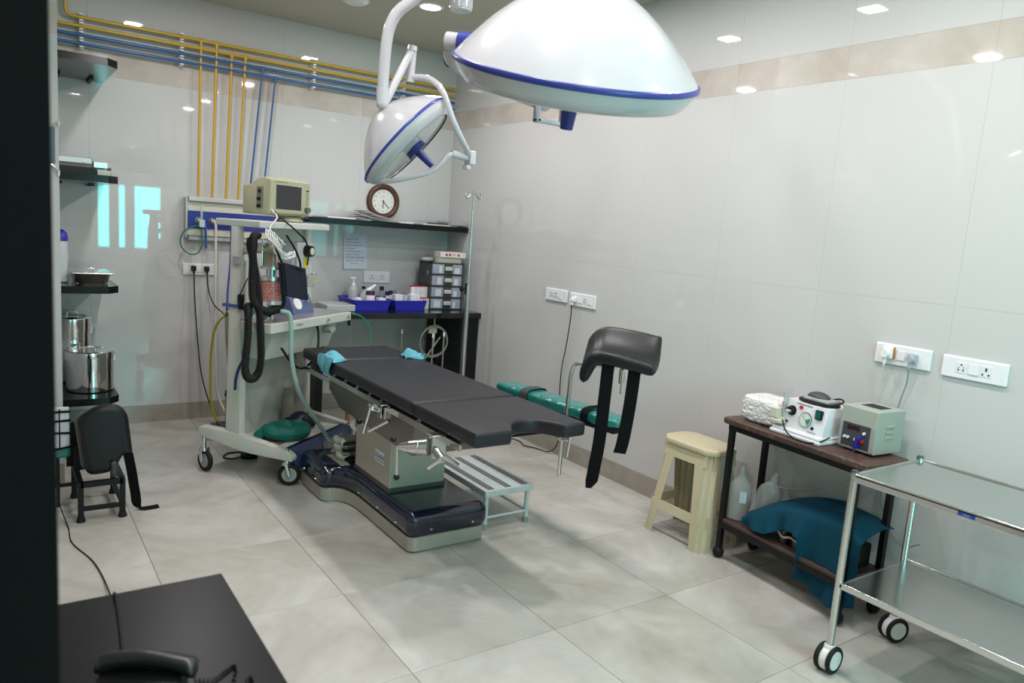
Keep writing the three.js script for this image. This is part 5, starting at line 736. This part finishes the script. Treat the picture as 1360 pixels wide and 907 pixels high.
// ------------------------------------------------------------------ corner shelves
{
  const xs = -2.833, xe = -2.522, zf = 0.73;
  const labs = ['topmost black corner shelf near the gas pipes', 'second black corner shelf carrying flat instrument cases', 'third black corner shelf carrying a lidded steel tray', 'lowest black corner shelf carrying two steel drums'];
  [2.235, 1.612, 0.998, 0.358].forEach((y, i) => { const t = thingW('corner_shelf', labs[i], 'shelf', [-2.68, y - 0.04, 0.3]); part(t, 'board', prism([[xs, 0.003], [xe, 0.003], [xe, zf - 0.07], [xe - 0.055, zf], [xs, zf]], y - 0.04, y, 'xz'), mShelfBlack); part(t, 'bracket', [bx(xe - 0.09, xe - 0.07, y - 0.055, y - 0.04, 0.003, 0.2), bx(xs + 0.05, xs + 0.07, y - 0.055, y - 0.04, 0.003, 0.2)], mBlackMetal); });
  const y2 = 1.6125; // instrument cases
  const cs = thingW('instrument_case', 'long brown and steel instrument case on the second corner shelf', 'case', [-2.74, y2, 0.45]); part(cs, 'box', bx(-2.82, -2.64, y2 + 0.035, y2 + 0.09, 0.30, 0.60, 0.004), M([0.12, 0.085, 0.07], 0.4)); part(cs, 'lid', bx(-2.815, -2.645, y2 + 0.06, y2 + 0.088, 0.60, 0.604), mAlu); part(cs, 'latch', rod([-2.68, y2 + 0.07, 0.604], [-2.68, y2 + 0.07, 0.61], 0.006), mChrome);
  single('black_case', 'flat black case under the brown instrument case', 'case', bx(-2.825, -2.62, y2, y2 + 0.034, 0.30, 0.605, 0.003), mBlack);
  const s2 = thingW('steel_tray', 'small steel instrument tray at the end of the second corner shelf', 'tray', [-2.585, y2, 0.48]); part(s2, 'lower_tray', bx(-2.615, -2.54, y2, y2 + 0.03, 0.36, 0.57, 0.003), mBrushed); part(s2, 'upper_tray', bx(-2.635, -2.56, y2 + 0.04, y2 + 0.075, 0.36, 0.57, 0.004), mSteel); part(s2, 'end_plate', bx(-2.545, -2.54, y2, y2 + 0.05, 0.36, 0.57), mBrushed); part(s2, 'spacer', bx(-2.63, -2.57, y2 + 0.03, y2 + 0.04, 0.40, 0.53), mGlass);
  const y3 = 0.9985, t3 = thingW('lidded_tray', 'lidded steel instrument tray on the third corner shelf', 'tray', [-2.66, y3, 0.45]);
  part(t3, 'body', sheet((u, v) => { const a = u * Math.PI * 2, e = 0.3, k = 0.82 + 0.18 * v, c = Math.cos(a), s = Math.sin(a); return [-2.645 + Math.sign(c) * Math.abs(c) ** e * 0.10 * k, y3 + v * 0.055, 0.46 + Math.sign(s) * Math.abs(s) ** e * 0.13 * k]; }, 60, 4), M([0.6, 0.55, 0.46], 0.25, 1)); part(t3, 'base', bx(-2.72, -2.57, y3, y3 + 0.002, 0.36, 0.56), mSteel); part(t3, 'lid', [bx(-2.752, -2.538, y3 + 0.055, y3 + 0.066, 0.32, 0.60, 0.006)], mChrome); part(t3, 'lid_handle', bend([[-2.67, y3 + 0.064, 0.46], [-2.66, y3 + 0.078, 0.46], [-2.63, y3 + 0.078, 0.46], [-2.62, y3 + 0.064, 0.46]], 0.004, 20, 8), mChrome);
  const sq = thingW('squeeze_bottle', 'white bottle with royal blue cap beside the lidded steel tray', 'bottle', [-2.795, y3, 0.5]); part(sq, 'body', lathe([[0.001, 0], [0.034, 0], [0.037, 0.01], [0.033, 0.08], [0.038, 0.14], [0.036, 0.235], [0.001, 0.235]], -2.795, y3, 0.50, 26), M([0.6, 0.63, 0.62], 0.35)); part(sq, 'cap', lathe([[0.038, 0.235], [0.04, 0.25], [0.034, 0.28], [0.018, 0.297], [0.001, 0.30]], -2.795, y3, 0.50, 26), M([0.03, 0.03, 0.42], 0.4));
  const y4 = 0.3585;
  const drum = (label, x, z, r, h) => { const t = thingW('steel_drum', label, 'steel drum', [x, y4, z]); part(t, 'body', [lathe([[0.001, 0], [r - 0.003, 0], [r, 0.006], [r, h * 0.52], [r + 0.003, h * 0.535], [r, h * 0.55], [r, h * 0.8], [r - 0.002, h * 0.8]], x, y4, z, 48)], mChrome); const l = part(t, 'lid', lathe([[r + 0.003, h * 0.79], [r + 0.003, h * 0.97], [r - 0.004, h * 1.0], [r * 0.8, h * 1.0], [r * 0.74, h * 0.985], [0.001, h * 0.985]], x, y4, z, 48), mChrome, 'polished steel lid'); part(l, 'handle', bend([[x - 0.03, y4 + h * 0.985, z], [x - 0.02, y4 + h * 1.06, z], [x + 0.02, y4 + h * 1.06, z], [x + 0.03, y4 + h * 0.985, z]], 0.004, 20, 8), mChrome); part(t, 'clasp', bx(x + r - 0.002, x + r + 0.008, y4 + h * 0.72, y4 + h * 0.86, z - 0.01, z + 0.01, 0.002), mSteel); };
  drum('larger polished steel sterilising drum at the front of the lowest shelf', -2.652, 0.475, 0.126, 0.24);
  const dy = 0.0; drum('smaller polished steel drum standing behind the larger drum', -2.72, 0.205, 0.10, 0.405);
}
{ // plaque and clips on the end of the partition
  const t = thingW('wall_plaque', 'narrow blue grey plaque with steel clips on the partition end', 'plaque', [-2.88, 1.63, 1.135]); part(t, 'plate', bx(-2.93, -2.851, 1.635, 1.808, 1.131, 1.137), M([0.10, 0.15, 0.19], 0.4)); part(t, 'clip', [rod([-2.862, 1.81, 1.135], [-2.836, 1.832, 1.145], 0.005), rod([-2.836, 1.815, 1.145], [-2.836, 1.835, 1.145], 0.006)], mChrome); part(t, 'clip', [rod([-2.87, 1.63, 1.135], [-2.838, 1.60, 1.145], 0.006), rod([-2.838, 1.58, 1.145], [-2.838, 1.605, 1.145], 0.006)], mChrome);
}
{ // black step frame with a padded rest on it
  const t = thingW('black_frame_stool', 'low black steel frame stool with round screw feet', 'stool', [-2.72, 0, 1.5]); const x0 = -2.805, x1 = -2.633, z0 = 1.33, z1 = 1.67;
  for (const x of [x0, x1]) for (const z of [z0, z1]) { const l = part(t, 'leg', bx(x - 0.012, x + 0.012, 0.02, 0.19, z - 0.012, z + 0.012, 0.001), mBlackMetal); part(l, 'screw_foot', cyl(x, 0, 0.022, z, 0.02, 0.016, 20), mBlack); }
  part(t, 'rail', [bx(x0, x1, 0.165, 0.19, z1 - 0.012, z1 + 0.012), bx(x0, x1, 0.165, 0.19, z0 - 0.012, z0 + 0.012), bx(x0 - 0.012, x0 + 0.012, 0.165, 0.19, z0, z1), bx(x1 - 0.012, x1 + 0.012, 0.165, 0.19, z0, z1), bx(x0, x1, 0.05, 0.07, z1 - 0.008, z1 + 0.008), bx(x1 - 0.008, x1 + 0.008, 0.05, 0.07, z0, z1), bx(-2.98, x0, 0.10, 0.115, z0 + 0.1, z0 + 0.115)], mBlackMetal);
  part(t, 'back_post', [bx(x0 - 0.035, x0 + 0.03, 0.18, 0.40, 1.36, 1.385, 0.002), bx(x0 - 0.01, x1 - 0.03, 0.185, 0.30, 1.45, 1.47)], mBlackMetal);
  const p = thingW('padded_rest', 'black padded limb rest standing upright on the black frame', 'padded rest', [-2.69, 0.19, 1.55]);
  const sh = roundShape([[-2.812, 0.475], [-2.735, 0.525], [-2.64, 0.532], [-2.60, 0.48], [-2.578, 0.28], [-2.62, 0.285], [-2.66, 0.20], [-2.775, 0.195]], [0.03, 0.03, 0.04, 0.03, 0.02, 0.02, 0.05, 0.04]);
  part(p, 'pad', prism(sh, 1.555, 1.62, 'xy', 0.024, 10), mVinylDark); part(p, 'backing', prism(roundShape([[-2.82, 0.47], [-2.74, 0.51], [-2.72, 0.21], [-2.79, 0.21]], 0.03), 1.535, 1.556, 'xy', 0.006), M([0.12, 0.12, 0.12], 0.5)); part(p, 'bracket', [cyl(-2.665, 0.19, 0.245, 1.632, 0.012), ball(-2.665, 0.25, 1.632, 0.014)], M([0.06, 0.06, 0.06], 0.5));
  part(p, 'strap', sheet((u, v) => { const c = new THREE.CatmullRomCurve3([V(-2.60, 0.29, 1.60), V(-2.585, 0.2, 1.605), V(-2.57, 0.09, 1.61), V(-2.555, 0.012, 1.62), V(-2.51, 0.006, 1.62), V(-2.465, 0.004, 1.61)]).getPoint(v); const q = Math.min(1, Math.max(0, (v - 0.5) * 5)); return [c.x + (u - 0.5) * 0.042 * (1 - q), c.y, c.z + (u - 0.5) * (0.015 + 0.03 * q)]; }, 2, 40, 0.003), mStrap, 'trailing black webbing strap');
  const a = thingW('wrapped_board', 'upright teal wrapped board with white pad and black straps', 'arm board', [-2.87, 0.24, 1.45]);
  part(a, 'board', bx(-2.93, -2.826, 0.245, 0.49, 1.42, 1.45, 0.014), mTeal); part(a, 'white_pad', bx(-2.925, -2.832, 0.30, 0.497, 1.446, 1.462, 0.004), M([0.66, 0.65, 0.72], 0.6)); for (const [y, s] of [[0.478, 0], [0.435, 0.004], [0.372, -0.006], [0.306, 0.018]]) part(a, 'strap', prism([[-2.93, y - 0.005 - s], [-2.826, y - 0.006], [-2.826, y + 0.004], [-2.93, y + 0.004 - s]], 1.460, 1.467, 'xy'), mStrap); part(a, 'strap', bx(-2.874, -2.869, 0.30, 0.49, 1.460, 1.466), mStrap);
  part(a, 'prop', [cyl(-2.88, 0, 0.25, 1.435, 0.008)], mBlackMetal);
}
// ------------------------------------------------------------------ foreground: black desk, telephone, open door
{
  const t = thingW('black_desk', 'black laminate desk with dull satin top and telephone', 'desk', [-3.2, 0, 4.25]);
  part(t, 'desktop', bx(-3.75, -2.747, 0.718, 0.75, 3.98, 4.53, 0.002), M([0.009, 0.009, 0.0105], 0.33, 0, { specularIntensity: 0.35 })); part(t, 'side_panel', bx(-2.80, -2.775, 0, 0.718, 4.02, 4.50), mBlackMetal); part(t, 'side_panel', bx(-3.70, -3.675, 0, 0.718, 4.02, 4.50), mBlackMetal); part(t, 'back_panel', bx(-3.68, -2.80, 0.3, 0.70, 4.03, 4.045), mBlackMetal);
  const p = thing('telephone', 'black desk telephone with curved handset and coiled cord', 'telephone', [-2.95, 0.7505, 4.345], -0.45); p.scale.setScalar(0.72);
  part(p, 'body', prism(roundShape([[-0.08, 0], [0.07, 0], [0.07, 0.02], [-0.05, 0.05], [-0.08, 0.05]], 0.01), -0.09, 0.075, 'zy', 0.004), mBlack);
  const hs = sheet((u, v) => { const a = u * Math.PI * 2, s = v * 2 - 1, k = Math.pow(Math.max(0, 1 - s ** 12), 0.4), w = 0.022 + 0.012 * s ** 4; return [s * 0.105, 0.070 - 0.020 * s * s + Math.sin(a) * (0.015 + 0.010 * s ** 4) * k, -0.045 + 0.012 * s + Math.cos(a) * w * k]; }, 24, 40); part(p, 'handset', hs, M([0.014, 0.014, 0.015], 0.3));
  const co = [], path = new THREE.CatmullRomCurve3([V(0.10, 0.03, -0.02), V(0.135, 0.012, -0.045), V(0.155, 0.02, -0.06), V(0.175, 0.035, -0.055), V(0.175, 0.012, -0.02), V(0.16, 0.010, -0.005), V(0.19, 0.012, -0.01), V(0.215, 0.03, -0.02), V(0.22, 0.012, 0.01)]);
  for (let i = 0; i <= 400; i++) { const q = path.getPoint(i / 400), a = i * 0.62; co.push([q.x + Math.cos(a) * 0.003, q.y + 0.004 + Math.sin(a) * 0.006, q.z + Math.cos(a) * 0.005]); } part(p, 'coiled_cord', bend(co, 0.0016, 1000, 5), mCord);
  single('telephone_line', 'thin dark line running from telephone down to the floor', 'cord', bend([[-2.955, 0.775, 4.27], [-2.955, 0.756, 4.22], [-2.946, 0.753, 4.10], [-2.942, 0.753, 4.03], [-2.940, 0.756, 3.985], [-2.94, 0.70, 3.96], [-2.92, 0.45, 3.70], [-2.83, 0.16, 3.0], [-2.78, 0.02, 2.50], [-2.80, 0.004, 2.15], [-2.86, 0.003, 1.9], [-2.86, 0.003, 1.72], [-2.88, 0.05, 1.55], [-2.90, 0.20, 1.48], [-2.915, 0.24, 1.44]], 0.0027, 140, 8), mCord);
  const d = new THREE.Group(); d.name = 'door_1'; d.userData = { kind: 'structure' }; scene.add(d);
  struct('door_leaf', bx(-3.95, -3.0665, 0.008, 2.08, 4.602, 4.645, 0.002), M([0.004, 0.0045, 0.005], 0.7, 0, { specularIntensity: 0.25 }), d); struct('door_handle', [rod([-3.15, 1.0, 4.645], [-3.15, 1.0, 4.69], 0.01), rod([-3.15, 1.0, 4.685], [-3.27, 1.0, 4.685], 0.009)], mSteel, d);
}
// ------------------------------------------------------------------ surgical lamps
function lampHead(t, c, n, R, hl) {
  const q = new THREE.Quaternion().setFromUnitVectors(V(0, 1, 0), V(...n).normalize()), put = (g) => { g.applyQuaternion(q); g.translate(...c); return g; };
  const prof = []; for (let i = 0; i <= 40; i++) { const r = 1 - i / 40; prof.push([Math.max(0.0005, R * r), R * 0.66 * (1 - Math.pow(r, 1.85)) + R * 0.012]); }
  part(t, 'dome', put(lathe([[R * 1.005, R * 0.010], ...prof], 0, 0, 0, 72)), mLamp, 'glossy white dome');
  part(t, 'rim_band', put(lathe([[R * 0.995, R * 0.022], [R * 1.014, R * 0.014], [R * 1.014, -R * 0.022], [R * 0.99, -R * 0.030]], 0, 0, 0, 72)), M([0.035, 0.05, 0.28], 0.3), 'blue rim band');
  part(t, 'skirt', put(lathe([[R * 1.0, -R * 0.022], [R * 0.965, -R * 0.10], [R * 0.90, -R * 0.175], [R * 0.80, -R * 0.20], [R * 0.79, -R * 0.19], [R * 0.79, -R * 0.16]], 0, 0, 0, 72)), mLamp);
  part(t, 'cover_glass', put(lathe([[R * 0.80, -R * 0.17], [0.0005, -R * 0.185]], 0, 0, 0, 60)), M([0.62, 0.64, 0.65], 0.08), 'frosted cover glass');
  part(t, 'gasket', put(ring([0, -R * 0.19, 0], [0, 1, 0], R * 0.795, 0.003, 60, 8)), mBlack);
  const h = part(t, 'handle_mount', put(new THREE.CylinderGeometry(R * 0.18, R * 0.20, R * 0.11, 32).translate(0, -R * 0.235, 0)), M([0.02, 0.03, 0.16], 0.35), 'navy handle mount'); part(h, 'handle', [put(new THREE.CylinderGeometry(R * 0.075, R * 0.055, R * hl, 24).translate(0, -R * (0.26 + hl / 2), 0))], M([0.02, 0.03, 0.2], 0.35), 'navy handle');
}
{
  const t = thingW('surgical_lamp', 'large white surgical dome lamp with blue rim hanging over the table', 'surgical lamp', [-1.716, 1.949, 3.694]);
  lampHead(t, [-1.716, 1.949, 3.694], [-0.13, 0.945, 0.301], 0.354, 0.22);
  part(t, 'pivot', [rod([-1.985, 2.019, 3.408], [-1.957, 2.015, 3.442], 0.027, 0.027, 28)], mLamp); part(t, 'pivot_collar', rod([-1.960, 2.015, 3.440], [-1.925, 2.01, 3.485], 0.031, 0.031, 28), M([0.035, 0.05, 0.28], 0.3), 'blue collar');
  part(t, 'yoke', bend([[-1.97, 2.0, 3.405], [-1.945, 1.985, 3.365], [-1.90, 1.975, 3.33], [-1.78, 1.965, 3.262], [-1.65, 1.945, 3.255], [-1.52, 1.915, 3.29]], 0.021, 60, 16), mLamp); part(t, 'yoke_joint', ball(-1.93, 1.985, 3.34, 0.024), mBlack);
  const b = part(t, 'joint_bracket', [bx(-1.565, -1.44, 1.922, 1.958, 3.285, 3.315, 0.004), bx(-1.565, -1.44, 1.852, 1.866, 3.285, 3.315, 0.004), bx(-1.565, -1.553, 1.852, 1.958, 3.285, 3.315, 0.003), bx(-1.452, -1.44, 1.852, 1.958, 3.285, 3.315, 0.003)], mLamp); for (const [x, y] of [[-1.555, 1.942], [-1.555, 1.859], [-1.45, 1.859]]) part(b, 'screw', rod([x, y, 3.314], [x, y, 3.317], 0.004, 0.004, 8), mBlack);
  part(t, 'drop_arm', bend([[-1.50, 1.93, 3.29], [-1.51, 2.05, 3.25], [-1.52, 2.25, 3.20], [-1.52, 2.40, 3.15], [-1.50, 2.52, 3.05], [-1.45, 2.66, 2.85], [-1.33, 2.70, 2.5], [-1.25, 2.70, 2.19]], 0.024, 80, 16), mLamp);
  const s = thingW('surgical_lamp', 'smaller white surgical dome lamp tilted sideways on a jointed arm', 'surgical lamp', [-1.639, 1.827, 2.471]);
  lampHead(s, [-1.639, 1.827, 2.471], [-0.625, 0.656, -0.422], 0.248, 0.36);
  part(s, 'upper_arm', bend([[-1.27, 2.66, 2.22], [-1.40, 2.63, 2.40], [-1.54, 2.54, 2.66], [-1.635, 2.435, 2.65], [-1.71, 2.355, 2.602], [-1.755, 2.305, 2.565], [-1.775, 2.245, 2.54], [-1.775, 2.096, 2.507], [-1.769, 2.0, 2.49]], 0.023, 90, 18), mLamp); part(s, 'elbow', [rod([-1.769, 2.02, 2.49], [-1.766, 1.955, 2.487], 0.026, 0.025, 24), ball(-1.766, 1.957, 2.487, 0.025)], mLamp);
  part(s, 'spring_arm', [rod([-1.755, 1.965, 2.487], [-1.642, 2.195, 2.484], 0.018, 0.015), rod([-1.642, 2.19, 2.484], [-1.638, 2.21, 2.483], 0.02)], mLamp); part(s, 'knuckle', rod([-1.636, 2.205, 2.483], [-1.634, 2.07, 2.463], 0.016, 0.018), mLamp);
  part(s, 'lower_arm', bend([[-1.633, 2.09, 2.461], [-1.60, 2.085, 2.53], [-1.59, 2.062, 2.60], [-1.575, 2.02, 2.65], [-1.52, 1.905, 2.66], [-1.455, 1.828, 2.64], [-1.415, 1.80, 2.61], [-1.402, 1.775, 2.59]], 0.0125, 70, 14), mLamp);
  part(s, 'joint_box', [bx(-1.405, -1.375, 1.745, 1.805, 2.57, 2.62, 0.005), bx(-1.415, -1.395, 1.725, 1.745, 2.575, 2.615, 0.003)], mLamp); part(s, 'yoke', [rod([-1.402, 1.775, 2.59], [-1.49, 1.782, 2.603], 0.016, 0.015), ...bend([[-1.485, 1.781, 2.603], [-1.51, 1.768, 2.602], [-1.535, 1.735, 2.598], [-1.57, 1.702, 2.585], [-1.647, 1.668, 2.542], [-1.72, 1.646, 2.48], [-1.75, 1.648, 2.455]], 0.011, 60, 12)], mLamp);
  const c = thingW('ceiling_spindle', 'white ceiling spindle carrying the surgical lamp arms', 'lamp mount', [-1.25, 2.49, 2.188]); part(c, 'tube', [cyl(-1.25, 2.50, CEIL - 0.001, 2.188, 0.055, 0.055, 32), cyl(-1.25, 2.49, 2.51, 2.188, 0.05, 0.056, 32)], mLamp); part(c, 'ceiling_rose', cyl(-1.25, CEIL - 0.03, CEIL - 0.0005, 2.188, 0.13, 0.15, 36), mLamp);
  const f = thing('ceiling_fitting', 'small round white fitting on the ceiling near the back wall', 'ceiling fitting', [-1.24, CEIL, 0.86]); part(f, 'body', lathe([[0.001, -0.03], [0.05, -0.029], [0.075, -0.018], [0.085, -0.0005]], 0, 0, 0, 32), mWhite); part(f, 'bezel', ring([0, -0.006, 0], [0, 1, 0], 0.085, 0.005), mWhite);
}
renderer.render(scene, camera);
